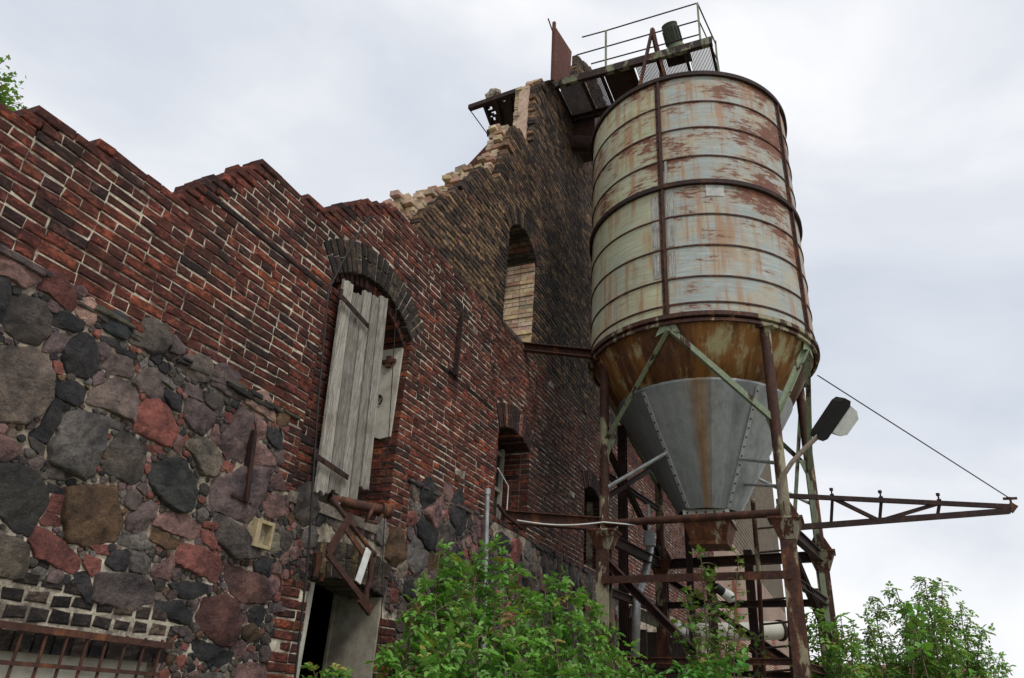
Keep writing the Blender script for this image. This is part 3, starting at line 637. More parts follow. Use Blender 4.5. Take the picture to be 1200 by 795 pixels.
# flat slate levelling course under the brickwork
for row in range(2):
    x = .9
    while x < 13:
        L = U(.07, .3); z = 3.565+max(0, 2.7-x)*.085+row*.03+U(-.008, .008); hh = U(.014, .034)
        if not inz(x+L/2, z, .02): brick(stone, x, x+L, z-.01, z+hh, -U(.01, .05), .1, pick([(4, DK), (4, PU), (3, KK), (3, GB)]), .005, .006)
        x += L+U(.004, .05)
stone.build('fieldstone_masonry', MT['stone'], ruin)
# --- dark clinker courses above the grille and beside the door
dk = MB()
for k in range(4):
    x = .9+U(0, .1); zz = 1.858+k*.083
    while x < (3.66, 3.66, 3.05, 2.75)[k]:
        L = U(.10, .135)
        if R.random() > .07: brick(dk, x, x+L, zz+U(-.004, .004), zz+.06+U(-.004, .004), -.010, .1, pick(DARKS), .007, .005)
        x += L+U(.016, .03)
x = .95
while x < 3.6:
    dk.box((x, -.004, 1.70), (x+.1, .2, 1.80), pick(DARKS)); x += .115
dk.build('dark_clinker_courses', MT['dark_brick'], ruin); dk = MB()
lay(dk, 4.66, 4.95, 2.37, 2.72, lambda x: 9, [], DARKS, colf=lambda x, z: pick(DARKS), holes=0)
dk.build('dark_clinker_quoin', MT['dark_brick'], ruin)
gm = MB(); gm.box((.9, -.001, 1.805), (3.66, .02, 2.12), (.46, .41, .32)); gm.build('mortar_patch', MT['mortar'], ruin)
# --- arches
def arch(name, o, n, tbl, mat, y0=-.012, y1=.5, skew=0.0, rd=None, extra=0.0, lab=None):
    x0, x1, z0, sp, rise, rdd = o; rd = rd or rdd; m = (x0+x1)/2; h = (x1-x0)/2; rad = (h*h+rise*rise)/(2*rise); cz = sp+rise-rad; a = math.asin(min(1, h/rad))
    mb = MB(); r0 = rad+extra; r1 = rad+rd+extra
    for i in range(n):
        t0 = -a + 2*a*i/n; t1 = -a+2*a*(i+1)/n; g = .0075/rad; c = pick(tbl); t0 += g; t1 -= g
        dj = U(-.012, .012); yj = y0+R.gauss(0, .003); rm_ = r0+(r1-r0)*U(.42, .58)
        parts_ = [(r0, rm_-.005), (rm_+.005, r1+dj)] if R.random() < .55 and r1-r0 > .2 else [(r0, r1+dj)]
        for ra, rb_ in parts_:
            q0, q1 = t0+R.gauss(0, .0015), t1+R.gauss(0, .0015); k_ = U(.8, 1.2)
            pts = [(m+math.sin(q0)*ra, cz+math.cos(q0)*ra), (m+math.sin(q1)*ra, cz+math.cos(q1)*ra), (m+math.sin(q1)*rb_, cz+math.cos(q1)*rb_), (m+math.sin(q0)*rb_, cz+math.cos(q0)*rb_)]
            e_ = .007; mx_ = sum(p[0] for p in pts)/4; mz_ = sum(p[1] for p in pts)/4
            ins = [(p[0]+(mx_-p[0])*min(.3, e_*1.6/max(.02, abs(mx_-p[0])+.02)), p[1]+(mz_-p[1])*.06) for p in pts]
            mb.add([(p[0], yj+e_, p[1]) for p in pts]+[(p[0], y1, p[1]) for p in pts]+[(p[0], yj, p[1]) for p in ins], [(8, 9, 10, 11), (7, 6, 5, 4)]+[(k, 4+k, 4+(k+1) % 4, (k+1) % 4) for k in range(4)]+[(k, (k+1) % 4, 8+(k+1) % 4, 8+k) for k in range(4)], tuple(v*k_ for v in c))
    return mb.build(name, mat, ruin, lab)
ARD = [(50, (.062, .052, .043)), (30, (.095, .08, .06)), (20, (.04, .035, .032))]
arch('window_arch', W1, 20, ARD, MT['dark_brick'], -.018, .06)
o2 = (W1[0]+.0, W1[1]-.02, W1[2], W1[3]-.10, .29, .12); arch('inner_window_arch', o2, 20, [(40, (.12, .045, .04)), (30, (.08, .035, .03)), (10, (.24, .08, .05))], MT['red'], .05, .5, rd=.14)
arch('door_arch', (D1[0], D1[1], 0, 2.40, .07, .4), 13, [(40, (.10, .088, .07)), (30, (.075, .065, .055)), (20, (.13, .11, .085)), (8, (.22, .18, .09))], MT['dark_brick'], -.018, .1, rd=.30)
arch('inner_door_arch', (D1[0], D1[1], 0, 2.40, .07, .4), 13, [(40, (.16, .14, .11)), (30, (.12, .10, .085))], MT['clean'], .1, .5, rd=.14, extra=-.0)
arch('window_arch', W2, 15, [(45, (.085, .04, .034)), (30, (.05, .03, .028)), (12, (.34, .16, .11)), (12, (.15, .055, .04))], MT['red'], -.014, .5)
arch('window_arch', W3, 13, [(45, (.06, .035, .03)), (30, (.04, .028, .026)), (12, (.13, .05, .04))], MT['red'], -.014, .5)
arch('window_arch', W4, 15, YELS, MT['yel'], -.012, .70)
arch('window_arch', (D1[0]-.1, D1[1]+.1, 0, 2.70, .06, .4), 14, DARKS, MT['dark_brick'], -.018, .02, rd=.12) if False else None
# --- inside: dark rooms behind the openings
rm = MB()
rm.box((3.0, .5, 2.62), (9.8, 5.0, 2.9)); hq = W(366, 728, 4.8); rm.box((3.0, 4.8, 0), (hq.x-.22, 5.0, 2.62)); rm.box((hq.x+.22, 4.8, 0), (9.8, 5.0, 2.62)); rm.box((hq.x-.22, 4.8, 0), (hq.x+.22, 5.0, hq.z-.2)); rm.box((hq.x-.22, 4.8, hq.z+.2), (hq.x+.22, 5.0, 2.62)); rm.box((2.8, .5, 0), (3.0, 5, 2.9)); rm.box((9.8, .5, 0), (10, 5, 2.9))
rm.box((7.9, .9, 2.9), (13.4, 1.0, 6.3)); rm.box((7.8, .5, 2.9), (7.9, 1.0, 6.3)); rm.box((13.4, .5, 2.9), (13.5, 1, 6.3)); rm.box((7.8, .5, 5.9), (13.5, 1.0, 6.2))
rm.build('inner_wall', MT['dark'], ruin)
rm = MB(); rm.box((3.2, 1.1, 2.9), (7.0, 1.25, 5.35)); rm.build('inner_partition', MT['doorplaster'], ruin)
# --- window W1: plastered reveal, shutter, sill
pl = MB(); a0 = W1[1]
pts = [(3.95, .075), (3.93, .2), (3.98, .34), (3.98, .8), (5.06, .8), (5.03, .07)]
pl.prism([(a0-.03, y, z) for z, y in pts], (.026, 0, 0)); pr = pl.build('plaster_reveal', MT['plaster'], ruin)
rg = MB(); c0 = V((a0-.046, .26, 4.36)); rg.tube([c0+V((0, .035*math.cos(t), .045*math.sin(t))) for t in [k*math.pi/8 for k in range(17)]], .007, 6); rg.tube([c0+V((.02, 0, .045)), c0+V((-.012, 0, .045))], .016, 8); rg.build('iron_ring', MT['rustdark'], pr)
pv = MB(); pv.box((a0-.066, .18, 4.73), (a0-.028, .24, 4.86)); pv.box((a0-.07, .12, 4.78), (a0-.036, .3, 4.815)); pv.build('hinge_pin', MT['rust'], pr)
sill = MB(); sill.box((4.50, -.03, 2.93), (5.95, .5, 3.02), (.2, .17, .14)); sill.build('window_sill', MT['mortar'], ruin)
sh = thing('window_shutter', None, None, (4.6, -.05, 3.1)); sh.parent = ruin; sh.location = V((4.6, -.05, 3.1)) - ruin.location
LB, RB, LT, RT = W(369, 577, -.06), W(427, 590, -.06), W(402, 331, -.06), W(452, 352, -.06)
cuts = [0, .22, .44, .63, .80, 1.0]; tops = [.03, -.05, .0, -.02, .01]; bots = [0, .03, -.05, -.06, .12]
for i in range(5):
    mb = MB(); a, b = cuts[i]+.008, cuts[i+1]-.008; N = 7
    pb0 = LB.lerp(RB, a); pb1 = LB.lerp(RB, b); pt0 = LT.lerp(RT, a); pt1 = LT.lerp(RT, b)
    up = V((0, 0, 1)); y = -.03*i/5 - R.uniform(0, .012); off = V((0, y, 0))
    bot = []; top_ = []
    for k in range(N+1):
        f = k/N; j1 = bots[i] + R.uniform(-.02, .03); j2 = tops[i] + R.uniform(-.02, .012)
        bot.append(pb0.lerp(pb1, f)+off+V((0, 0, j1))); top_.append(pt0.lerp(pt1, f)+off+V((0, 0, j2)))
    tone = (1.12, .72, .95, .78, .9)[i]*U(.93, 1.07); mb.prism(bot+list(reversed(top_)), (0, .028, 0), (.40*tone, .378*tone, .34*tone)); mb.build('plank', MT['wood'], sh)
def onsh(px, py, y=-.11): return W(px, py, y)
for (p, q) in (((398, 345), (432, 383)), ((368, 533), (408, 560))):
    mb = MB(); a, b = onsh(*p), onsh(*q); mb.bar(a, b, .045, .012, up=(0, 1, 0)); d = (b-a)
    for f in (.25, .6, .92): c = a+d*f; mb.tube([c+V((0, .0, 0)), c+V((0, -.016, 0))], .012, 8)
    mb.tube([a+V((0, -.01, -.05)), a+V((0, -.01, .05))], .02, 8); mb.build('strap_hinge', MT['rustdark'], sh)
# --- grille window
bd = MB(); bd.box((.9, .07, .8), (3.62, .16, 1.78)); bd.build('plaster_infill', MT['greyplaster'], ruin)
gr = thing('window_grille', None, None); gr.parent = ruin; gr.location = V((2.6, -.05, 1.6)) - ruin.location
mb = MB(); mb.bar((.95, -.05, 1.845), (3.66, -.05, 1.80), .03, .035); mb.build('frame_bar', MT['rust'], gr)
mb = MB(); mb.bar((.95, -.05, 1.665), (3.62, -.05, 1.635), .022, .022); mb.build('cross_bar', MT['rust'], gr)
x = 1.02
while x < 3.6:
    mb = MB(); mb.tube([(x, -.045, .9), (x+U(-.01, .01), -.045, 1.83)], .009, 7); mb.build('bar', MT['rust'], gr); x += .128
# --- door: plastered reveal, frame
dr = MB(); dr.prism([(D1[1]-.03, .0, 0), (D1[1]-.03, .5, 0), (D1[1]-.03, .5, 2.36), (D1[1]-.03, .0, 2.40)], (.026, 0, 0)); dr.prism([(D1[1]-.05, .5, 0), (D1[1]+.4, .5, 0), (D1[1]+.4, .5, 2.5), (D1[1]-.05, .5, 2.5)], (0, .03, 0)); dr.build('door_reveal', MT['doorplaster'], ruin)
dr = MB(); dr.box((D1[0]-.012, -.02, 0), (D1[0]+.03, .12, 2.38)); dr.build('door_frame', MT['greyplaster'], ruin)
# --- window W2: old frame with boarded panes
wf = thing('window_frame', None, None); wf.parent = ruin; wf.location = V((8.8, .3, 3.7)) - ruin.location
mb = MB()
for x in (8.34, 8.80, 9.30): mb.box((x, .38, 3.66), (x+.055, .43, 4.98))
for z in (3.66, 4.25, 4.78): mb.box((8.34, .385, z), (9.35, .425, z+.05))
mb.c = [(.4,.38,.33)]*len(mb.v); mb.build('frame_bars', MT['wood'], wf)
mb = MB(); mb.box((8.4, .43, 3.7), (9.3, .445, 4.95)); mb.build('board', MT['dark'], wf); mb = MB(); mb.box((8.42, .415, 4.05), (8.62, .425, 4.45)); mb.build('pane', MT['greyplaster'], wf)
mb = MB(); mb.tube([(8.98, .12, 3.66), (8.98, .12, 4.25), (8.6, .12, 4.40)], .010, 6); mb.build('bent_rod', MT['white'], wf)
mb = MB(); mb.box((8.2, .02, 3.58), (9.5, .4, 3.655)); mb.build('window_sill', MT['mortar'], ruin)
# --- fixings on the wall
for (xa, xb, z) in ((2.98, 4.40, 4.87), (6.5, 8.02, 5.045), (9.42, 11.2, 5.045)):  # near-black strips painted in place of the shade in recessed brick courses
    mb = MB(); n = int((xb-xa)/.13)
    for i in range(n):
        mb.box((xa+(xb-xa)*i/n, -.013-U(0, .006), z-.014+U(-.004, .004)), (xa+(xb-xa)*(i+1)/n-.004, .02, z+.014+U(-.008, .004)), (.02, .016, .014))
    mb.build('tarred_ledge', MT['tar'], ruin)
for (p, q) in (((541, 368), (534, 440)), ((297, 505), (287, 588))):
    mb = MB(); a, b = W(*p, -.05), W(*q, -.05); mb.bar(a, b, .035, .05, up=(0, 1, 0)); mb.bar(b+V((-.12, .02, .02)), b+V((.08, .02, 0)), .03, .02); mb.build('wall_anchor', MT['rustdark'], ruin)
vb = MB(); x0, x1, z0, z1 = 4.17, 4.36, 2.52, 2.72; t_ = .025
for a, b in (((x0, -.06, z0), (x1, .1, z0+t_)), ((x0, -.06, z1-t_), (x1, .1, z1)), ((x0, -.06, z0+t_), (x0+t_*2, .1, z1-t_)), ((x1-t_, -.06, z0+t_), (x1, .1, z1-t_))): vb.box(a, b)
vb.box((x0+t_*2, .06, z0+t_), (x1-t_, .1, z1-t_)); vb.build('vent_block', MT['ceramic'], ruin)
# ================================================================== small things on the near wall
hb = thing('hoist_bracket', 'rusted iron hoist bracket hanging crooked above the dark doorway', 'bracket', W(400, 640, -.2))
def px6(x, y, Y): return W(300+x*.3206, 540+y*.3206, Y)
mb = MB(); mb.bar(px6(262, 340, -.25), px6(345, 205, -.25), .07, .022, up=(0, 1, 0)); mb.bar(px6(262, 350, -.25), px6(340, 210, -.22), .02, .05, up=(0, 1, 0)); mb.build('side_plate', MT['rust'], hb)
mb = MB(); mb.bar(px6(262, 340, -.26), px6(385, 500, -.30), .05, .02, up=(0, 1, 0)); mb.bar(px6(380, 500, -.30), px6(418, 550, -.30), .085, .03, up=(0, 1, 0)); mb.build('lower_arm', MT['rust'], hb)
mb = MB(); mb.bar(px6(330, 250, -.27), px6(395, 345, -.27), .05, .015, up=(0, 1, 0)); mb.build('link', MT['rust'], hb)
mb = MB(); mb.tube([px6(278, 140, -.12), px6(300, 170, -.18), px6(405, 310, -.24), px6(432, 345, -.24)], [.035, .02, .018, .03], 8); mb.build('pull_rod', MT['rust'], hb)
mb = MB(); mb.bar(px6(412, 325, -.3), px6(372, 445, -.3), .075, .012, up=(0, 1, 0)); mb.build('white_plate', MT['white'], hb)
mb = MB(); mb.tube([px6(418, 330, -.26), px6(420, 400, -.26), px6(418, 440, -.26), px6(405, 470, -.26), px6(402, 510, -.26)], .024, 8); mb.build('hook', MT['rust'], hb)
mb = MB(); mb.tube([px6(228, 335, -.1), px6(228, 375, -.1), px6(215, 425, -.1)], [.035, .03, .022], 8); mb.tube([px6(240, 410, -.1), px6(238, 440, -.1)], .02, 8); mb.build('bent_lug', MT['rust'], hb)
rb = thing('roller_bar', 'thick round rusted bar with a welded loop, jutting below the shutter', 'bar', W(430, 590, -.2))
mb = MB(); mb.tube([px6(270, 135, -.02), px6(360, 160, -.1), px6(480, 185, -.25)], [.04, .045, .05], 12); mb.tube([px6(455, 178, -.22), px6(490, 188, -.26)], .068, 12); mb.build('shaft', MT['rust'], rb)
mb = MB(); mb.tube([px6(435, 160, -.26), px6(420, 190, -.28), px6(403, 220, -.28), px6(440, 228, -.28), px6(462, 200, -.27)], .017, 7); mb.build('loop', MT['rust'], rb)
mb = MB(); mb.tube([W(427, 262, -.05), W(400, 310, -.06), W(385, 340, -.1), W(372, 480, -.14), W(362, 640, -.16), W(356, 700, -.16), W(345, 800, -.16)], .009, 6); mb.tube([W(440, 255, -.03), W(434, 254, -.05), W(427, 262, -.05)], .009, 6); tag(mb.build('wall_cable', MT['cable']), 'black cable hanging down the left side of the shuttered window', 'cable')
mb = MB(); mb.tube([W(470, 245, -.03), W(466, 330, -.08), W(461, 420, -.08), W(455, 520, -.08), W(449, 640, -.08), W(445, 800, -.08)], .0045, 5); tag(mb.build('wall_wire', MT['cable']), 'thin dark wire running down past the right jamb of the shuttered window', 'wire')
mb = MB(); mb.tube([W(571, 580, -.12), W(568, 700, -.12), W(566, 760, -.12)], [.03, .032, .034], 10); mb.tube([W(571, 580, -.12), W(571.5, 573, -.12)], .04, 10); tag(mb.build('standpipe', MT['galv']), 'short upright grey pipe in front of the fieldstone wall above the bush', 'pipe')
mb = MB(); mb.box(tuple(W(405+48*.155, 292+10*.13, -.03)), tuple(W(405+48*.155, 292+10*.13, -.03)+V((.10, .03, .17))))
tag(mb.build('number_plate', MT['white']), 'small weathered white plate on the red brick above the arch', 'plate') if False else None
# ================================================================== SILO
C = V((10.10, -2.42)); RR = 1.63
silo = thing('silo', 'tall rust streaked grey grain silo with conical hopper on a steel frame', 'silo', (C.x, C.y, 0))
def cyl_uv(mb): mb.uv = [(math.atan2(-(p[1]-C.y), -(p[0]-C.x))*RR, 0, p[2]) for p in mb.v]
zs = [6.30, 6.45, 6.85, 7.35, 7.87, 8.42, 8.92, 9.47, 9.99, 10.56]
drum = MB(); seams = [math.radians(a) for a in (175, 251, 345, 85)]
n = 144
for i in range(len(zs)-1):
    edges = sorted([math.degrees(s_) % 360 for s_ in seams]+[(math.degrees(s_)+U(25, 60)) % 360 for s_ in seams if R.random() < .4])
    rv = [U(0, 1) for _ in range(len(edges)+1)]; ru = [U(-.1, .14) for _ in range(len(edges)+1)]
    vs = []; cs = []; fs = []
    for k in range(n):
        d0, d1 = 360*k/n, 360*(k+1)/n; pi_ = sum(1 for e in edges if e <= (d0+d1)/2) % len(edges)
        base = len(vs)
        for d, z, rr in ((d0, zs[i], RR+.006), (d1, zs[i], RR+.006), (d1, zs[i+1], RR), (d0, zs[i+1], RR)):
            t = math.radians(d); vs.append((C.x+rr*math.cos(t), C.y+rr*math.sin(t), z))
            dd = (d-178) % 360; dd = dd-360 if dd > 180 else dd
            al = max(0, min(1, .5-dd/16)) if dd < 60 else 0
            al = max(0, min(1, .5-(dd)/10.0)) if abs(dd) < 90 else 0
            cs.append((rv[pi_], al*.72, ru[pi_] + (.31 if zs[i] > 8.4 else .06) - .2*al + (.16 if z == zs[i+1] else -.06)))
        fs.append((base, base+1, base+2, base+3))
    drum.add(vs, fs, cs, True)
cyl_uv(drum); drum.build('drum', MT['drum'], silo)
mb = MB(); mb.lathe([(RR+.01, 10.54), (RR+.03, 10.56), (.2, 11.0), (.0, 11.02)], C, 96); mb.build('drum_roof', MT['deckrust'], silo)
def hoop(z, hh, out, mat, name='hoop'):
    mb = MB(); mb.lathe([(RR-.02, z-hh/2), (RR+out, z-hh/2), (RR+out, z+hh/2), (RR-.02, z+hh/2)], C, 144, smooth=False); mb.build(name, mat, silo)
for z in zs[1:-1]:
    if abs(z-8.42) > .01: hoop(z, .022, .016, MT['rust'])
hoop(8.42, .07, .055, MT['rustdark']); hoop(10.55, .075, .05, MT['rustdark'], 'top_rim'); hoop(6.27, .06, .05, MT['post'], 'base_ring'); hoop(6.19, .045, .02, MT['post'], 'base_ring')
for s_ in seams:
    mb = MB(); wd = .03
    for (z0, z1) in ((6.31, 8.385), (8.455, 10.51)):
        for da, ro in ((-.026, .012), (.004, .04)):
            t0, t1 = s_+da, s_+da+.022
            pts = [(RR-.01, t0), (RR+ro, t0), (RR+ro, t1), (RR-.01, t1)]
            mb.prism([(C.x+r*math.cos(t), C.y+r*math.sin(t), z0) for r, t in pts], (0, 0, z1-z0))
        z = z0+.08
        while z < z1:
            c_ = V((C.x+(RR+.012)*math.cos(s_-.015), C.y+(RR+.012)*math.sin(s_-.015), z)); mb.tube([c_, c_+V((math.cos(s_), math.sin(s_), 0))*.014], .011, 6); z += .16
    mb.build('seam_strip', MT['rust'], silo)
for (a0, a1, z0, z1) in ((177.2, 180.5, 6.88, 7.33), (177.2, 180.6, 7.38, 7.85), (177.2, 181, 7.89, 8.36), (169.5, 173.2, 7.38, 7.85), (169.5, 173.2, 7.89, 8.3), (169.5, 173.2, 6.9, 7.33), (177.2, 178.6, 8.5, 8.9), (197, 206, 8.18, 8.37)):
    mb = MB(); mb.lathe([(RR+.003, z0), (RR+.011, z0), (RR+.011, z1), (RR+.003, z1)], C, 8, a0=math.radians(a0), a1=math.radians(a1), smooth=False); mb.c = [(.46, .47, .45)]*len(mb.v); mb.build('patch_panel', MT['wood'] if a0 < 190 else MT['patch'], silo)
# collar and cone of the hopper
mb = MB(); mb.lathe([(1.59, 6.18), (1.40, 5.84), (1.225, 5.53), (1.21, 5.53), (1.57, 6.18)], C, 96); cyl_uv(mb); mb.build('hopper_collar', MT['collar'], silo)
mb = MB(); prof = [(1.232, 5.55), (1.235, 5.51), (.95, 5.0), (.68, 4.50), (.41, 4.02)]; n = 48
vs = []; fs = []; cs = []
seg_t = [U(.2, .8) for _ in range(24)]
for k in range(n):
    b0 = len(vs); g_ = k//2
    for (r, z) in prof:
        for kk in (k, k+1):
            ang = g_*15 + (kk-2*g_)*7.5
            t = math.radians(ang); r2 = r*math.cos(math.radians(7.5))/max(.97, math.cos(math.radians(((kk-2*g_)-1)*7.5))) if False else r
            vs.append((C.x+r2*math.cos(t), C.y+r2*math.sin(t), z))
            d = (ang-196) % 360; d = d-360 if d > 180 else d
            d2 = (ang-186) % 360; d2 = d2-360 if d2 > 180 else d2
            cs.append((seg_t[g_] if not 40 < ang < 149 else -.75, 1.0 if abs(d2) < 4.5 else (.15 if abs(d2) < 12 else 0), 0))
    for i in range(len(prof)-1): fs.append((b0+i*2, b0+i*2+2, b0+i*2+3, b0+i*2+1))
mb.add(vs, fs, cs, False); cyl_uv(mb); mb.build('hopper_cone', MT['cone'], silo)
def conept(ang, z, out=0):
    r = .41+(z-4.02)*(1.235-.41)/(5.51-4.02)+out; t = math.radians(ang); return V((C.x+r*math.cos(t), C.y+r*math.sin(t), z))
for ang in (150, 225, 300, 75):
    mb = MB(); t = math.radians(ang); tg = V((-math.sin(t), math.cos(t), 0)); nrm = V((math.cos(t), math.sin(t), 0))
    mb.bar(conept(ang, 4.04, .012), conept(ang, 5.48, .012), .05, .016, up=tg.cross((conept(ang, 5.5)-conept(ang, 4)).normalized()))
    mb.c = [(.42, .43, .42)]*len(mb.v); z = 4.1
    while z < 5.46: p = conept(ang, z, .015); mb.tube([p, p+nrm*.021], .011, 6, (.02, .02, .02)); z += .11
    mb.build('flange_strip', MT['flange'], silo)
# outlet
def frustum(z0, z1, w0, w1, mbx, col=(1, 1, 1)):
    vs = []
    for z, w_ in ((z0, w0), (z1, w1)): vs += [(C.x-w_, C.y-w_, z), (C.x+w_, C.y-w_, z), (C.x+w_, C.y+w_, z), (C.x-w_, C.y+w_, z)]
    mbx.add(vs, [(3, 2, 1, 0), (4, 5, 6, 7), (0, 1, 5, 4), (1, 2, 6, 5), (2, 3, 7, 6), (3, 0, 4, 7)], col)
mb = MB(); frustum(3.90, 4.03, .30, .30, mb, (.55, .54, .49))
for i in range(5):
    for sx, sy in ((-1, 0), (0, -1)):
        o_ = -.24+.12*i; p = V((C.x+(sx*.295 if sx else o_), C.y+(sy*.295 if sy else o_), 3.985)); mb.tube([p, p+V((sx, sy, 0))*.017], .014, 6, (.03, .025, .02))
mb.build('outlet_flange', MT['flange'], silo)
mb = MB(); frustum(3.865, 3.897, .325, .325, mb); frustum(3.63, 3.863, .235, .30, mb); frustum(3.58, 3.628, .25, .25, mb); mb.build('outlet_box', mat_rust('outlet_rust', (.42, .37, .26), .25, 5, (.14, .05, .022), (.34, .13, .04)), silo)
# columns on node plates
cols = dict(L=V((9.30, -1.17, 0)), F=V((8.92, -3.47, 0)), R=V((10.95, -3.75, 0)), B=V((11.48, -1.43, 0)))
CF = cols['F']; CL = cols['L']; CR = cols['R']; CB = cols['B']
def at_z(c, z): return V((c.x, c.y, z))
for nm, c in cols.items():
    leg = MB(); leg.tube([at_z(c, 3.70), at_z(c, 6.2)], .066, 16); lg = leg.build('leg', MT['post'], silo)
    mb = MB(); mb.box((c.x-.085, c.y-.085, -.05), (c.x-.06, c.y+.085, 3.5)); mb.box((c.x+.06, c.y-.085, -.05), (c.x+.085, c.y+.085, 3.5)); mb.box((c.x-.06, c.y-.012, -.05), (c.x+.06, c.y+.012, 3.5)); mb.build('lower_column', MT['post'], lg)
    mb = MB(); mb.box((c.x-.19, c.y-.19, 3.64), (c.x+.19, c.y+.19, 3.665))
    for sx, sy in ((1, 1), (1, -1), (-1, 1), (-1, -1)):
        pass
    vs = []
    for z, w_ in ((3.42, .09), (3.64, .17)): vs += [(c.x-w_, c.y-w_, z), (c.x+w_, c.y-w_, z), (c.x+w_, c.y+w_, z), (c.x-w_, c.y+w_, z)]
    mb.add(vs, [(0, 1, 5, 4), (1, 2, 6, 5), (2, 3, 7, 6), (3, 0, 4, 7)])
    for d in (V((1, 0, 0)), V((-1, 0, 0)), V((0, 1, 0)), V((0, -1, 0))):
        e = V((d.y, -d.x, 0))*.006; p0 = at_z(c, 3.667)
        mb.prism([p0+d*.06-e, p0+d*.17-e, p0+d*.065+V((0, 0, .2))-e], e*2)
    mb.build('node_plate', MT['node'], lg)
    mb = MB(); mb.box((c.x-.11, c.y-.11, 6.14), (c.x+.11, c.y+.11, 6.165)); mb.build('cap_plate', MT['post'], lg)
def brace(p, q, w_=.07, mat='brace', name='brace'):
    mb = MB(); mb.angle(p, q, w_, .01); return mb.build(name, MT[mat], silo)
def ringpt(deg, z=6.13, r=1.60): t = math.radians(deg); return V((C.x+r*math.cos(t), C.y+r*math.sin(t), z))
for deg, (c1, z1), (c2, z2) in ((175, (CL, 4.88), (CF, 4.83)), (252, (CF, 4.83), (CR, 4.75)), (345, (CR, 4.8), (CB, 4.8)), (80, (CB, 4.8), (CL, 4.8))):
    a = ringpt(deg)
    brace(a+V((0, 0, -.03)), at_z(c1, z1)); brace(a+V((0, 0, -.03)), at_z(c2, z2))
    mb = MB(); t = math.radians(deg); tg = V((-math.sin(t), math.cos(t), 0)); nn = V((math.cos(t), math.sin(t), 0))*.012
    mb.prism([a+tg*.10+V((0, 0, .05)), a-tg*.10+V((0, 0, .05)), a-tg*.17+V((0, 0, -.1)), a-tg*.06+V((0, 0, -.05)), a+tg*.06+V((0, 0, -.05)), a+tg*.17+V((0, 0, -.1))], nn); mb.build('gusset', MT['brace'], silo)
for c in (CL, CF, CR, CB):    # small gussets on legs
    mb = MB(); d = V((C.x-c.x, C.y-c.y, 0)).normalized(); mb.prism([at_z(c, 4.7)+d*.06, at_z(c, 4.95)+d*.06, at_z(c, 4.95)+d*.16], V((-d.y, d.x, 0))*.012); mb.build('gusset', MT['brace'], silo)
def tube(p, q, r, mat, name, parent=silo):
    mb = MB(); mb.tube([p, q], r, 10); return mb.build(name, MT[mat], parent)
tube(at_z(CL, 4.23), conept(150, 4.72), .028, 'galv', 'stay'); tube(at_z(CF, 4.33), conept(225, 4.62), .024, 'galv', 'stay'); tube(at_z(CF, 4.05), conept(245, 4.35), .022, 'galv', 'stay'); tube(at_z(CR, 4.3), conept(300, 4.6), .024, 'galv', 'stay')
# ring of beams at node height, flat bars below, diagonals
tube(at_z(CL, 3.76)+V((0, .15, 0)), at_z(CF, 3.74), .048, 'rust', 'tie_pipe')
def beam(p, q, w_, h_, mat='rustdark', name='beam', typ=0):
    mb = MB(); mb.ibeam(p, q, w_, h_, .012, chan=typ) if typ != 9 else mb.bar(p, q, w_, h_); return mb.build(name, MT[mat], silo)
beam(at_z(CL, 3.6), at_z(CB, 3.6), .09, .14); beam(at_z(CB, 3.6), at_z(CR, 3.6), .09, .14); beam(at_z(CF, 3.58), at_z(CR, 3.58), .09, .14)
beam(at_z(CL, 3.03)+V((-.1, 0, 0)), at_z(CF, 3.03)+V((-.1, 0, 0)), .014, .09, 'rust', 'tie_bar', 9); beam(at_z(CL, 2.92), at_z(CB, 2.92), .07, .1); beam(at_z(CB, 3.0), at_z(CR, 3.0), .07, .09); beam(at_z(CF, 3.0), at_z(CR, 3.0), .07, .09)
beam(at_z(CL, 2.1), at_z(CF, 2.15), .06, .07, 'rust'); beam(at_z(CB, 2.1), at_z(CR, 2.1), .07, .08); beam(at_z(CF, 2.12), at_z(CR, 2.12), .08, .08, 'rust'); beam(at_z(CL, 2.1), at_z(CB, 2.1), .07, .08)
beam(at_z(CL, 3.3), at_z(CF, 1.1), .10, .10, 'rustdark', 'diagonal', -1); beam(at_z(CF, 3.4)+V((.05, 0, 0)), at_z(CR, 2.45), .08, .08, 'rustdark', 'diagonal', -1); beam(at_z(CB, 3.45), at_z(CR, 1.9), .08, .08, 'rustdark', 'diagonal', -1); beam(at_z(CL, 4.9), at_z(CB, 3.7), .07, .07, 'rustdark', 'diagonal', -1); beam(at_z(CB, 5.2), at_z(CL, 4.1), .06, .06, 'rustdark', 'diagonal', -1)
beam(at_z(CB, 4.45), at_z(CL, 4.45), .06, .07); 
beam(at_z(CR, 5.9), at_z(CR, 3.7)+V((-.02, .35, 0)), .05, .05, 'brace', 'stay', -1)
# ties to the wall
mb = MB(); p, q = W(606, 406, .1), at_z(CL, 6.24); mb.ibeam(p, q, .10, .13, .012, chan=-1); mb.build('wall_tie_beam', MT['rust'], silo)
mb = MB(); p, q = W(592, 606, .1), at_z(CL, 3.75)+V((-.02, .02, 0)); mb.ibeam(p, q, .12, .17, .014); mb.build('wall_tie_beam', MT['rust'], silo)
mb = MB(); mb.tube([W(583, 592, -.05), W(592, 604, -.1), W(612, 620, -.2)], .022, 8); mb.build('bent_pipe', MT['rustdark'], silo)
mb = MB(); a, b = W(606, 611, -.12), at_z(CL, 3.75)+V((-.1, -.02, 0)); mb.tube([a.lerp(b, f)+V((-.05, -.02, -.05*math.sin(f*3.14))) for f in [k/10 for k in range(11)]] + [at_z(CL, 3.71)+V((-.1, -.45, 0))], .010, 6); tag(mb.build('conduit_cable', MT['white']), 'white cable sagging along the lower beam between wall and silo leg', 'cable')
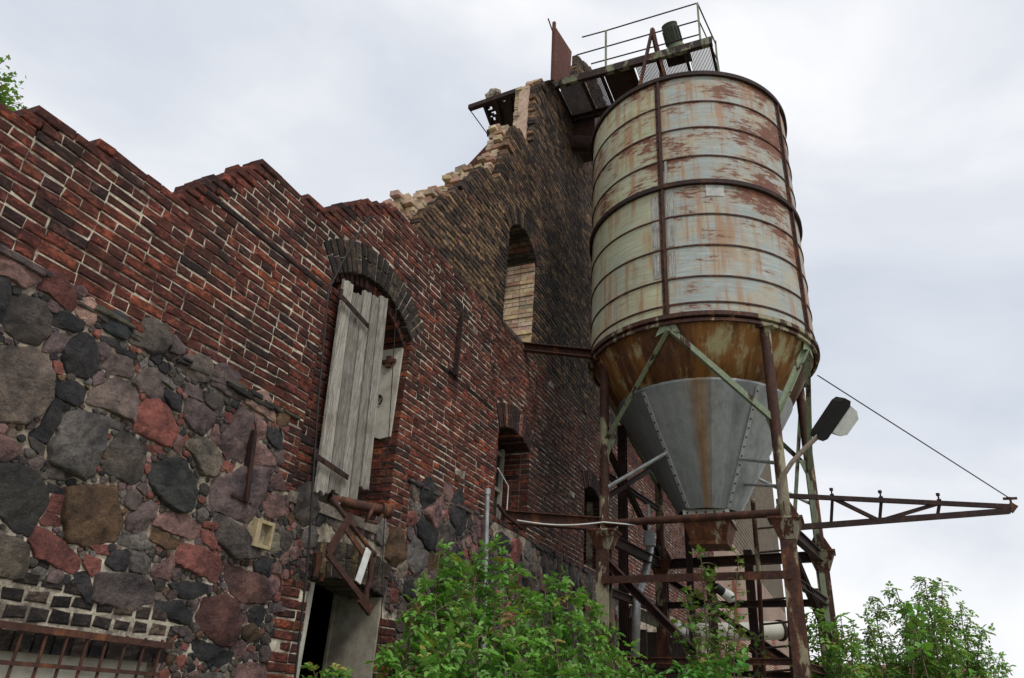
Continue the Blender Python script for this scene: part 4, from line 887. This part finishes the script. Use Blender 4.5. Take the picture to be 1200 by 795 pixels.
# ================================================================== CATWALK above the silo
cw = thing('catwalk', 'rusted steel catwalk with bent handrail over the silo top', 'catwalk', (10.25, -1.5, 12.5))
X0, X1, Y0, Y1, ZD = 9.74, 10.75, .0, -3.06, 12.52
mb = MB(); mb.ibeam((X0, Y0+.3, ZD), (X0, Y1, ZD), .09, .17, .015, chan=1); mb.build('edge_beam', mat_rust('edge_beam_rust', (.22, .23, .15), .3, 5, (.045, .026, .02)), cw)
mb = MB(); mb.ibeam((X1, Y0+.3, ZD), (X1, Y1-.1, ZD), .09, .17, .015, chan=-1); mb.build('edge_beam', MT['rustdark'], cw)
for y in (-.02, -.55, -.95, -1.55, -2.05, -2.55, -3.02):
    mb = MB(); mb.ibeam((X0, y, ZD-.03), (X1, y, ZD-.03), .05, .08, .01); mb.build('cross_beam', MT['rustdark'], cw)
mb = MB(); y = -.03; skip = []
for (ya, yb_) in ((-.06, -.52), (-.6, -.92), (-1.6, -2.02), (-2.1, -2.52), (-2.6, -3.0)):
    y = ya
    while y > yb_: mb.box((X0+.05, y-.012, ZD+.02), (X1-.05, y, ZD+.055)); y -= .026
mb.box((X0+.05, -1.52, ZD+.02), (X1-.05, -.98, ZD+.05)); mb.build('deck_grating', MT['deckrust'], cw)
def post(y, x=X0, h=1.10, mat='brace'):
    mb = MB(); mb.bar((x, y, ZD-.05), (x, y, ZD+h), .035, .035); mb.build('rail_post', MT[mat], cw)
post(-1.05); post(-2.85); post(-3.02, X1, 1.1)
def rail(pts, r=.014):
    mb = MB(); mb.tube(pts, r, 7); mb.build('rail', MT['rustdark'], cw)
rail([(X0, -.55, 13.64), (X0, -1.05, 13.62), (X0, -2.85, 13.62)]); rail([(X0, -.45, 13.18), (X0, -2.85, 13.15)]); rail([(X0, -.75, 12.82), (X0, -2.85, 12.78)])
rail([(X0, -2.85, 13.62), (X1, -3.02, 13.55)]); rail([(X0, -2.85, 13.15), (X1, -3.02, 13.1)], .012); rail([(X1, -3.02, 13.5), (X1+.3, -3.05, 12.4), (X1+.4, -3.05, 11.2)], .006)
mb = MB(); mb.bar((X1, -2.9, ZD-.15), (X1, -3.3, ZD-.15), .1, .1); mb.build('end_stub', MT['rustdark'], cw)
mb = MB()
apx = V((X0-.02, -1.98, 13.25))
mb.bar(apx, (X0-.1, -1.55, 10.9), .06, .05); mb.bar(apx, (X0+.15, -2.35, 10.9), .09, .06); mb.bar(apx, (X0+.9, -2.2, 10.9), .08, .06); mb.build('a_frame', MT['rust'], cw)
gm_ = thing('gear_motor', 'squat green black drive motor standing at the outer end of the catwalk', 'motor', (10.2, -2.62, 12.58))
mp0 = V((10.15, -2.62, 12.62)); ax = (A(790, 32, 10) - A(797, 54, 10)).normalized(); ax = (ax + V((0, 0, .2))).normalized(); ba = V((9.92, -2.36, 12.86))
mb = MB(); mb.tube([ba, ba+ax*.40], .145, 20); mb.tube([ba+ax*.40, ba+ax*.43], [.15, .15], 20); mb.tube([ba+ax*.43, ba+ax*.45], [.13, .07], 20); mb.build('motor_housing', MT['motor'], gm_)
mb = MB()
for k in range(14):
    t = 2*math.pi*k/14; a = ax.orthogonal().normalized(); b = ax.cross(a); d = a*math.cos(t)+b*math.sin(t); mb.bar(ba+ax*.04+d*.15, ba+ax*.34+d*.15, .008, .025, up=d)
mb.build('cooling_fins', MT['motor'], gm_)
mb = MB(); mb.box((9.78, -2.62, 12.60), (10.15, -2.18, 12.70)); mb.tube([ba-ax*.18, ba], [.19, .16], 16); mb.build('motor_base', MT['brace'], gm_)
# ================================================================== rusted sheets, small platform, feed pipe on the tower
q = [W(650, 30, -.2), W(670, 61, -.2), W(668, 90, -.2), W(648, 96, -.2)]; mb = MB(); mb.prism(q, (.0, .02, 0)); mb.bar(q[0]+V((-.03, 0, .05)), q[3]+V((-.03, 0, 0)), .05, .06); mb.bar(q[0].lerp(q[3], .2), q[0].lerp(q[3], .2)+V((-.35, 0, .1)), .02, .02)
tag(mb.build('rusted_sheet', MT['sheet']), 'upright red rusted steel sheet on the tower top beside the catwalk', 'sheet')
q = [W(543, 199, 1.0), W(577, 163, 1.0), W(600, 150, 1.0), W(600, 215, 1.0)]; mb = MB(); mb.prism(q, (.05, .08, 0)); tag(mb.build('roof_sheet', MT['sheet']), 'slanting red rusted sheet rising behind the broken yellow wall', 'sheet')
cp = thing('ruined_platform', 'small dark holed steel platform jutting behind the broken yellow gable', 'platform', (9.8, 1.1, 12.3))
a, b, c_, d_ = W(551, 124, .55), W(614, 104, .55), A(612, 160, 11.4), A(572, 153, 11.4)
d0 = (W(553, 123, .6)-CAM).length
PZ = 12.3
def atz(px, py, z): d = ray(px, py); return CAM+d*((z-CAM.z)/d.z)
a, b, c_, d_ = atz(566, 121, PZ), atz(611, 106, PZ), atz(611, 146, PZ), atz(578, 153, PZ)
def lerp2(u, v): return a.lerp(b, u).lerp(d_.lerp(c_, u), v)
mb = MB(); NN = 16
holes = {(2, 3), (2, 4), (3, 6), (2, 6), (2, 10), (1, 8), (2, 9), (5, 3), (1, 4), (3, 7), (8, 2)}
for i in range(NN):
    for j in range(NN):
        if (i, j) in holes: continue
        mb.prism([lerp2(i/NN, j/NN), lerp2((i+1)/NN, j/NN), lerp2((i+1)/NN, (j+1)/NN), lerp2(i/NN, (j+1)/NN)], (0, 0, .03))
mb.build('deck_sheet', MT['deckrust'], cp)
mb = MB()
for u in (.02, .35, .7): mb.bar(lerp2(u, 0)+V((0, 0, -.04)), lerp2(u, 1)+V((0, 0, -.04)), .05, .06)
mb.build('deck_joist', MT['rustdark'], cp)
mb = MB(); e0 = atz(550, 127, PZ); mb.bar(e0, b, .10, .10); mb.build('edge_beam', MT['rustdark'], cp)
mb = MB(); e1 = atz(571, 157, PZ-.12); mb.bar(e1+V((-.02, 0, 0)), d_.lerp(c_, .3)+V((0, 0, -.1)), .09, .12); mb.build('end_beam', MT['rust'], cp)
mb = MB(); mb.tube([e0+V((.02, 0, -.02)), e1], .012, 6); mb.build('hanger_rod', MT['rustdark'], cp)
# mortar lump
mb = MB(); cc = a.lerp(b, .24)+V((.1, .0, .14)); vs = []; fs = []; nu, nv = 12, 8
for j in range(nv+1):
    for i in range(nu):
        t, p = 2*math.pi*i/nu, math.pi*j/nv; v_ = V((math.sin(p)*math.cos(t)*.19, math.sin(p)*math.sin(t)*.17, math.cos(p)*.12)); v_ *= 1+noise.noise(v_*9)*.55; vs.append(cc+v_)
for j in range(nv):
    for i in range(nu): i2 = (i+1) % nu; fs.append((j*nu+i, (j+1)*nu+i, (j+1)*nu+i2, j*nu+i2))
mb.add(vs, fs, (.42, .38, .31)); tag(mb.build('masonry_lump', MT['mortar']), 'pale lump of broken masonry lying on the small dark platform', 'rubble')
fp = thing('feed_pipe', 'dark stub of feed pipe running from tower wall to silo side', 'pipe', W(668, 168))
p0 = W(667, 168, .05); mb = MB(); pd = V((.25, -1, -.18)).normalized(); mb.tube([p0, p0+pd*.75], .17, 18); mb.tube([p0+pd*.72, p0+pd*.78], .2, 18); mb.build('pipe_body', MT['deckrust'], fp)
mb = MB(); mb.prism([p0+V((.05, -.03, .9)), p0+V((.05, -.03, .05)), p0+V((.8, -.03, .1))], (.0, -.5, 0)); mb.build('hood_plate', MT['deckrust'], fp)
# ================================================================== floodlight, boom, guy wire
fl = thing('floodlight', 'black floodlight with frosted lens on a bent pale arm', 'floodlight', A(916, 590, 8.2))
D0 = 8.15
mb = MB(); mb.tube([A(914, 590, D0), A(915, 572, D0), A(919, 556, D0), A(928, 542, D0), A(944, 525, D0), A(960, 510, D0)], .028, 10); mb.build('arm', mat_plain('arm_paint', (.26, .21, .17), .7), fl)
ux = (A(989, 471, D0)-A(958, 514, D0)).normalized(); vw = (A(975, 490, D0)-CAM).normalized(); nx = (A(978, 494, D0)-A(972, 489, D0)).normalized(); nx = (nx - ux*nx.dot(ux)).normalized(); dx_ = ux.cross(nx)
o_ = A(957, 514, D0+.05)
mb = MB()
def slab(profile, d0, d1, col=(1, 1, 1)): mb.prism([o_+ux*u+nx*v+dx_*d0 for u, v in profile], dx_*(d1-d0), col)
slab([(.0, -.035), (.06, -.06), (.48, -.075), (.54, -.055), (.55, .02), (.50, .05), (.05, .06), (.0, .03)], -.11, .11); mb.build('housing', MT['black'], fl)
mb = MB(); slab([(.15, .056), (.51, .056), (.50, .15), (.44, .215), (.22, .215), (.16, .16)], -.10, .10); mb.build('lens', MT['glass'], fl)
bm = thing('boom', 'dark lattice boom sticking out sideways from the silo frame', 'boom', (10.5, -3.78, 4.3))
T0, T1 = V((10.35, -3.45, 4.3)), atz(1186, 594, 4.3)
B0 = atz(950, 617, 3.93); B1 = T1+V((-.02, .05, -.06))
B0 = B0 + (B0-B1)*.12
mb = MB(); mb.bar(T0, T1, .05, .06); mb.build('upper_chord', MT['rustdark'], bm)
mb = MB(); mb.bar(B0, B1, .06, .075); mb.build('lower_chord', MT['rustdark'], bm)
def tpt(px): # points on the chords by fraction
    return T0.lerp(T1, px)
fr = [.20, .42, .68]
for f in fr:
    t_ = T0.lerp(T1, f); b_ = B0.lerp(B1, (f*(T1-T0).length + 0)/(B1-B0).length if False else f)
    mb = MB(); mb.bar(t_, b_, .03, .04, up=(0, 1, 0)); mb.build('strut', MT['rustdark'], bm)
    mb = MB(); mb.tube([t_, t_+V((0, 0, .10))], .012, 6); mb.tube([t_+V((0, 0, .10)), t_+V((0, 0, .135))], .024, 8); mb.bar(t_+V((0, 0, .03)), t_+V((0, 0, .05)), .06, .05); mb.build('insulator_pin', MT['rustdark'], bm)
for (f1, u1), (f2, u2) in (((.2, 1), (.42, 0)), ((.42, 0), (.68, 1))):
    p = (T0.lerp(T1, f1) if u1 else B0.lerp(B1, f1)); q_ = (T0.lerp(T1, f2) if u2 else B0.lerp(B1, f2)); mb = MB(); mb.bar(p, q_, .035, .05); mb.build('strut', MT['rustdark'], bm)
mb = MB(); mb.tube([T1, T1+V((0, 0, .13))], .015, 6); mb.bar(T1+V((0, .08, .11)), T1+V((0, -.08, .11)), .03, .03); mb.bar(T1+V((0, .04, -.05)), T1+V((0, -.03, .03)), .06, .1); mb.build('tip_fitting', MT['rust'], bm)
mb = MB(); mb.tube([A(958, 440, 9.2), T1+V((0, 0, .11))], .008, 6); tag(mb.build('guy_wire', MT['cable']), 'thin dark guy wire from silo ring down to boom tip', 'wire')
# ================================================================== things inside and behind the frame
ld = thing('steel_ladder', 'narrow rusty ladder standing under the silo hopper', 'ladder', A(892, 790, 9.6))
for pts in ([(882, 585), (889, 670), (896, 810)], [(912, 585), (922, 670), (930, 810)]):
    mb = MB(); mb.tube([A(x_, y_, 9.3) for x_, y_ in pts], .03, 8); mb.build('ladder_rail', MT['post'], ld)
for k in range(7):
    y_ = 620+k*28; mb = MB(); mb.tube([A(885+(y_-620)*.062, y_, 9.3), A(916+(y_-620)*.072, y_-3, 9.3)], .014, 7); mb.build('rung', MT['rustdark'], ld)
def postpair(name, lab, px, y0, y1, dep, wd, mat, cat='post', grp='steel posts among the silo legs'):
    mb = MB(); a = A(px, y0, dep); b = V((a.x, a.y, -.05)); mb.ibeam(b, a, wd, wd*.8, .014, up=(1, 0, 0)); o = mb.build(name, MT[mat]); tag(o, lab, cat, grp); return o
postpair('steel_post', 'dark upright steel post right of the silo outlet, behind the maple sapling', 832, 665, 800, 9.9, .11, 'rustdark')
postpair('steel_post', 'thin rusty steel post beneath the left side of the hopper cone', 803, 560, 800, 11.2, .09, 'rustdark')
postpair('steel_post', 'dark steel post close to the wall between two left silo legs', 729, 500, 800, 11.6, .13, 'rustdark')
postpair('steel_post', 'brown steel post under the right side of the hopper near the ladder', 876, 645, 800, 10.8, .12, 'rustdark')
postpair('steel_post', 'greenish thin post standing between the two right hand silo legs', 948, 555, 800, 10.3, .07, 'brace')
postpair('steel_post', 'pale flaking post beside the rear right silo leg', 957, 690, 800, 10.9, .10, 'post')
tk = thing('white_pipe', 'fat cream pipe lying level behind the ladder', 'pipe', A(880, 740, 11))
mb = MB(); pa_, pb_ = A(800, 742, 10.9), A(913, 739, 11.4); mb.tube([pa_, pb_], .135, 24); mb.build('pipe_body', MT['cream'], tk)
mb = MB(); mb.tube([pb_, pb_+(pb_-pa_).normalized()*.05], .16, 24); mb.build('end_flange', MT['rustdark'], tk)
mb = MB(); mb.tube([A(880, 760, 11.3), A(912, 768, 11.5)], .07, 12); mb.build('pipe_branch', MT['rust'], tk)
lp = thing('bulb_lamp', 'small lamp with white glass under the silo outlet', 'lamp', A(845, 696, 9.6), 'small white lamps under the silo')
mb = MB(); mb.tube([A(838, 688, 9.6), A(847, 694, 9.6)], .06, 12); mb.build('lamp_socket', MT['black'], lp); mb = MB(); mb.tube([A(847, 694, 9.6), A(857, 701, 9.6), A(861, 703, 9.6)], [.065, .075, .03], 14); mb.build('lamp_glass', MT['white'], lp)
lp = thing('bulb_lamp', 'small grey white lamp low behind the left diagonal beam', 'lamp', A(793, 735, 9.6), 'small white lamps under the silo')
mb = MB(); mb.tube([A(786, 731, 9.6), A(792, 734, 9.6)], .06, 12); mb.build('lamp_socket', MT['galv'], lp); mb = MB(); mb.tube([A(791, 733, 9.6), A(799, 740, 9.6), A(802, 743, 9.6)], [.06, .075, .03], 14); mb.build('lamp_glass', MT['white'], lp)
jb = thing('junction_box', 'grey electrical box with conduits hung beside the rear silo leg', 'box', A(760, 630, 10.4))
mb = MB(); p = A(761, 632, 10.4); mb.tube([p+V((0, 0, -.1)), p+V((0, 0, .08)), p+V((0, 0, .12))], [.085, .085, .05], 14); mb.build('box_body', MT['greybox'], jb); mb = MB(); mb.tube([p+V((.02, 0, .1)), p+V((.02, 0, .5))], .015, 6); mb.tube([p+V((-.04, 0, .1)), p+V((-.04, 0, .5))], .015, 6); mb.build('conduit', MT['galv'], jb)
mb = MB(); pp = [A(762, 640, 11), A(757, 670, 10.6), A(746, 700, 9.9), A(745, 750, 9.9), A(744, 790, 9.9)]; mb.tube(pp, .06, 12); tag(mb.build('downpipe', MT['galv']), 'grey downpipe with an offset bend behind the left silo leg', 'pipe')
sd_ = thing('wooden_frame', 'weathered plank door frame against the base wall under the silo', 'frame', A(770, 790, 10.8))
mb = MB(); mb.bar(A(738, 716, 10.6), A(800, 740, 10.9), .05, .16); mb.c = [(.30, .27, .23)]*len(mb.v); mb.build('header_board', MT['wood'], sd_)
for px in (742, 815): mb = MB(); a_ = A(px, 724 if px < 780 else 742, 10.75); mb.bar(V((a_.x, a_.y, 0)), a_, .16, .06, up=(1, 0, 0)); mb.c = [(.10, .06, .045) if px < 780 else (.3, .28, .24)]*len(mb.v); mb.build('upright_board', MT['wood'], sd_)
mb = MB()
for k in range(5): a_ = A(752+k*12, 738+k*3, 11.0); mb.bar(V((a_.x, a_.y, 0)), a_, .15, .03, up=(1, 0, 0)); 
mb.c = [(.16, .13, .11)]*len(mb.v); mb.build('door_planks', MT['wood'], sd_)
# ================================================================== PLANTS
def leaflet(mb, p, d, nrm, L, wd, col, fold=.25):
    d = d.normalized(); s_ = d.cross(nrm)
    if s_.length < 1e-4: s_ = d.orthogonal()
    s_.normalize(); n_ = s_.cross(d)
    up = n_*(wd*fold); tip = p+d*L-n_*(L*.12)
    vs = [p, p+d*L*.3+s_*wd*.46+up, p+d*L*.68+s_*wd*.40+up*.7, tip, p+d*L*.68-s_*wd*.40+up*.7, p+d*L*.3-s_*wd*.46+up]
    mb.add(vs, [(0, 1, 2, 3), (0, 3, 4, 5)], col)
def maple(mb, p, d, nrm, L, col):
    d = d.normalized(); s_ = d.cross(nrm); 
    if s_.length < 1e-4: s_ = d.orthogonal()
    s_.normalize(); n_ = s_.cross(d)
    out = [(0, 0), (.12, .32), (.42, .28), (.36, .42), (.55, .62), (.28, .60), (.22, .78), (0, 1.05), (-.22, .78), (-.28, .60), (-.55, .62), (-.36, .42), (-.42, .28), (-.12, .32)]
    vs = [p + s_*(u*L) + d*(v*L) - n_*(abs(u)*L*.25 + v*v*L*.12) for u, v in out]
    mb.add(vs, [tuple(range(8)), (0, 7, 8, 9, 10, 11, 12, 13)], col)
def rv(): return V((R.gauss(0, 1), R.gauss(0, 1), R.gauss(0, 1))).normalized()
def elder(mb, p, d, size, tint):
    d = (d + V((0, 0, -.25))).normalized(); nrm = (V((0, 0, 1)) + rv()*.45); side = d.cross(nrm).normalized()
    kq = U(.6, 1.35); c = tuple(x*kq*U(.92, 1.08) for x in (tint if R.random() > .04 else (.30, .27, .07))); rl = size*1.5
    for k in range(3):
        q = p+d*rl*(.25+.3*k) - V((0, 0, rl*.1*k))
        if k == 2: leaflet(mb, q, d+V((0, 0, -.2)), nrm, size*1.1, size*.62, c)
        else:
            for sg in (1, -1): leaflet(mb, q, side*sg+d*.55+V((0, 0, -.1)), nrm, size*U(.8, 1), size*.58, tuple(x*U(.9, 1.1) for x in c))
def curve(a, b, bend, n=7):
    pts = []
    for k in range(n): f = k/(n-1); pts.append(a.lerp(b, f)+bend*math.sin(f*math.pi))
    return pts
def plant(name, lab, cat, base, stems, leaf, size, dens, tint, blen, mat='leaf', group=None, stemr=.014, start=.3):
    root = thing(name, lab, cat, base, group); lm = MB(); sm = MB()
    for (b, t) in stems:
        bend = V((U(-.12, .12), U(-.12, .12), 0))*(t-b).length*.6; pts = curve(b, t, bend); L = (t-b).length
        sm.tube(pts, [stemr*(1-.85*k/6)+.002 for k in range(7)], 6)
        nb = int(dens*L)
        for i in range(nb):
            f = start+(1-start)*(i+U(0, 1))/nb; k = min(5, int(f*6)); p = pts[k].lerp(pts[k+1], f*6-k)
            d = V((R.gauss(0, 1), R.gauss(0, 1), U(-.1, .9))).normalized(); bl = blen*U(.4, 1.1)*(1.15-.75*f)
            e = p+d*bl+V((0, 0, -.15*bl)); bp = curve(p, e, V((0, 0, .1*bl)), 4); sm.tube(bp, [.005, .004, .003, .0015], 4, cap=False)
            m_ = max(2, int(bl/size/.55))
            for j in range(m_):
                g_ = (j+1)/m_; q = bp[0].lerp(e, g_); ld_ = (d*.6 + rv()*.9); leaf(lm, q, ld_, size*U(.65, 1.15), tint)
        for j in range(3): leaf(lm, pts[-1], rv()+V((0, 0, .4)), size*U(.6, .9), tint)
    lm.build('foliage', MT[mat], root); sm.build('stem', MT['bark'], root); return root
G1_ = (.17, .34, .075); G2_ = (.20, .35, .09)
prof = [(462, 745, 5.5), (478, 715, 5.6), (495, 690, 5.8), (516, 632, 6.2), (530, 640, 6.2), (545, 668, 6.2), (560, 640, 6.6), (575, 630, 6.7), (590, 640, 6.6), (604, 655, 6.6), (618, 690, 6.4), (640, 668, 6.9), (655, 664, 7.0), (668, 680, 7.0), (690, 690, 7.2), (705, 722, 7.1), (722, 730, 7.2), (740, 748, 7.3), (756, 775, 7.3), (500, 745, 5.3), (530, 735, 5.4), (560, 735, 5.5), (590, 740, 5.6), (620, 738, 5.8), (650, 735, 6.0), (680, 745, 6.2), (710, 760, 6.4), (470, 775, 5.0), (515, 770, 5.0), (560, 775, 5.1), (610, 775, 5.3), (660, 775, 5.6), (700, 780, 5.9), (735, 790, 6.3), (545, 700, 5.9), (580, 695, 6.0), (610, 710, 6.0), (645, 705, 6.3), (675, 712, 6.5), (510, 690, 5.8), (600, 800, 4.9), (540, 800, 4.8), (650, 800, 5.1)]
stems = []
for px, py, dp in prof:
    t = A(px, py+12, dp)
    if t.y > -.2: t.y = -.2
    stems.append((V((t.x+U(-.5, .35), min(-.25, t.y+U(-.4, .5)), 0)), t))
plant('elder_bush', 'broad leafy green elder bush in front of the fieldstone wall', 'bush', (6.6, -1.2, 0), stems, elder, .074, 13, G1_, .38)
# door weed
stems = [(V((A(px, py, 4.6).x, A(px, py, 4.6).y, 0)), A(px, py, 4.6)) for px, py in ((372, 788), (386, 780), (398, 790), (380, 800))]
plant('weed', 'low green leafy weed at the foot of the doorway', 'plant', (4.3, -.9, 0), stems, elder, .06, 22, G1_, .2)
def mleaf(mb, p, d, size, tint): c = tuple(x*U(.7, 1.3) for x in tint); maple(mb, p, d+V((0, 0, -.3)), V((0, 0, 1))+rv()*.5, size, c)
M_ = (.12, .20, .04)
b = A(822, 795, 7.5); stems = [(V((b.x, b.y, 0)), A(821, 648, 7.5)), (V((b.x+.15, b.y+.1, 0)), A(856, 715, 7.6)), (V((b.x-.1, b.y, 0)), A(800, 690, 7.5)), (V((b.x+.1, b.y, 0)), A(835, 700, 7.6)), (V((b.x+.2, b.y-.1, 0)), A(868, 740, 7.5)), (V((b.x, b.y-.2, 0)), A(795, 745, 7.4)), (V((b.x, b.y-.2, 0)), A(845, 750, 7.2))]
plant('maple_sapling', 'thin yellow green maple sapling growing inside the silo frame', 'sapling', (b.x, b.y, 0), stems, mleaf, .085, 23, M_, .32, start=.3, group='maple saplings under the silo')
b = A(868, 795, 8.2); stems = [(V((b.x, b.y, 0)), A(865, 650, 8.2)), (V((b.x+.1, b.y, 0)), A(884, 745, 8.2))]
plant('maple_sapling', 'slender maple sapling just left of the ladder under the hopper', 'sapling', (b.x, b.y, 0), stems, mleaf, .07, 17, M_, .24, start=.35, group='maple saplings under the silo')
b = A(800, 800, 6.2); stems = [(V((b.x+U(-.2, .2), b.y, 0)), A(px, py, 6.2)) for px, py in ((800, 785), (822, 780), (842, 784), (780, 792), (860, 790))]
plant('young_shrub', 'low bright green shrub at the very bottom below the maple sapling', 'shrub', (b.x, b.y, 0), stems, elder, .085, 20, (.12, .30, .06), .3)
b = A(975, 800, 8.6); stems = [(V((b.x, b.y, 0)), A(px, py, 8.6)) for px, py in ((955, 715), (945, 735), (968, 738), (985, 722), (1000, 745), (962, 770), (985, 770))]
plant('leafy_shoot', 'green leafy shoots twining round the front right silo leg', 'shrub', (b.x, b.y, 0), stems, elder, .07, 12, G2_, .3, start=.5)
# young trees on the right
tops = [(1000, 735), (1015, 720), (1030, 745), (1022, 700), (1050, 690), (1062, 712), (1075, 700), (1083, 678), (1096, 690), (1104, 682), (1112, 712), (1125, 710), (1132, 735), (1150, 738), (1160, 765), (1172, 770), (1000, 765), (1025, 770), (1060, 745), (1090, 740), (1115, 750), (1140, 770), (1045, 765), (1080, 770), (1110, 775), (1060, 785), (1130, 790)]
bb = A(1085, 800, 12.5); stems = []
for px, py in tops: t = A(px, py, U(11.6, 13.2)); stems.append((V((bb.x+(t.x-bb.x)*.25, bb.y+(t.y-bb.y)*.25, 0)), t))
plant('young_tree', 'airy light green young tree against the sky right of the silo', 'tree', (bb.x, bb.y, 0), stems, elder, .07, 12, G2_, .5, stemr=.03, start=.42)
b = A(1065, 800, 8.0); stems = [(V((b.x, b.y, 0)), A(px, py, 8.0)) for px, py in ((1062, 708), (1075, 716), (1140, 788))]
plant('hazel_shoot', 'large leaved bright green shoot poking out in front of the young tree', 'sapling', (b.x, b.y, 0), stems, lambda mb, p, d, s_, t: leaflet(mb, p, d, V((0, 0, 1))+rv()*.5, s_, s_*.8, tuple(x*U(.8, 1.2) for x in t)), .12, 3, (.13, .30, .05), .18, start=.8)
# tree behind the wall, upper left
tb = A(-70, 110, 11); root = thing('tree', 'green treetop peeping over the wall at the upper left corner', 'tree', (tb.x, tb.y, 0)); sm = MB(); lm = MB()
sm.tube([(tb.x, tb.y, 0), (tb.x+.1, tb.y, 3), tuple(tb)], [.16, .12, .05], 10)
for k in range(46):
    d = rv(); d.z = abs(d.z)*.8-.25; e = tb+V((d.x*1.25, d.y*1.25, d.z*1.3))
    if k < 20: e = A(U(-25, 20), U(66, 130), U(10.5, 11.2))
    pts = curve(tb+V((0, 0, -.6+U(-.6, .3))), e, V((0, 0, .15)), 5); sm.tube(pts, [.03, .02, .014, .008, .004], 5)
    for j in range(34):
        f = U(.35, 1); q = pts[min(3, int(f*4))].lerp(pts[min(4, int(f*4)+1)], f*4 % 1)+rv()*U(0, .16); mleaf(lm, q, rv(), .10*U(.7, 1.1), (.13, .25, .045))
sm.build('trunk', MT['bark'], root); lm.build('crown', MT['leaf'], root)
# ================================================================== far building
hp = A(1000, 800, 48); hs = thing('farm_building', 'pale cream building with dark roof glimpsed behind the young tree', 'house', (hp.x, hp.y, 0))
mb = MB(); mb.box((hp.x-3, hp.y-7, 0), (hp.x+6, hp.y+1.5, 4.2)); mb.build('wall', MT['mid'], hs)
mb = MB(); mb.prism([(hp.x-3.3, hp.y-7.3, 4.2), (hp.x+6.3, hp.y-7.3, 4.2), (hp.x+1.5, hp.y-7.3, 5.0)], (0, 9.1, 0)); mb.build('roof', MT['roof'], hs)
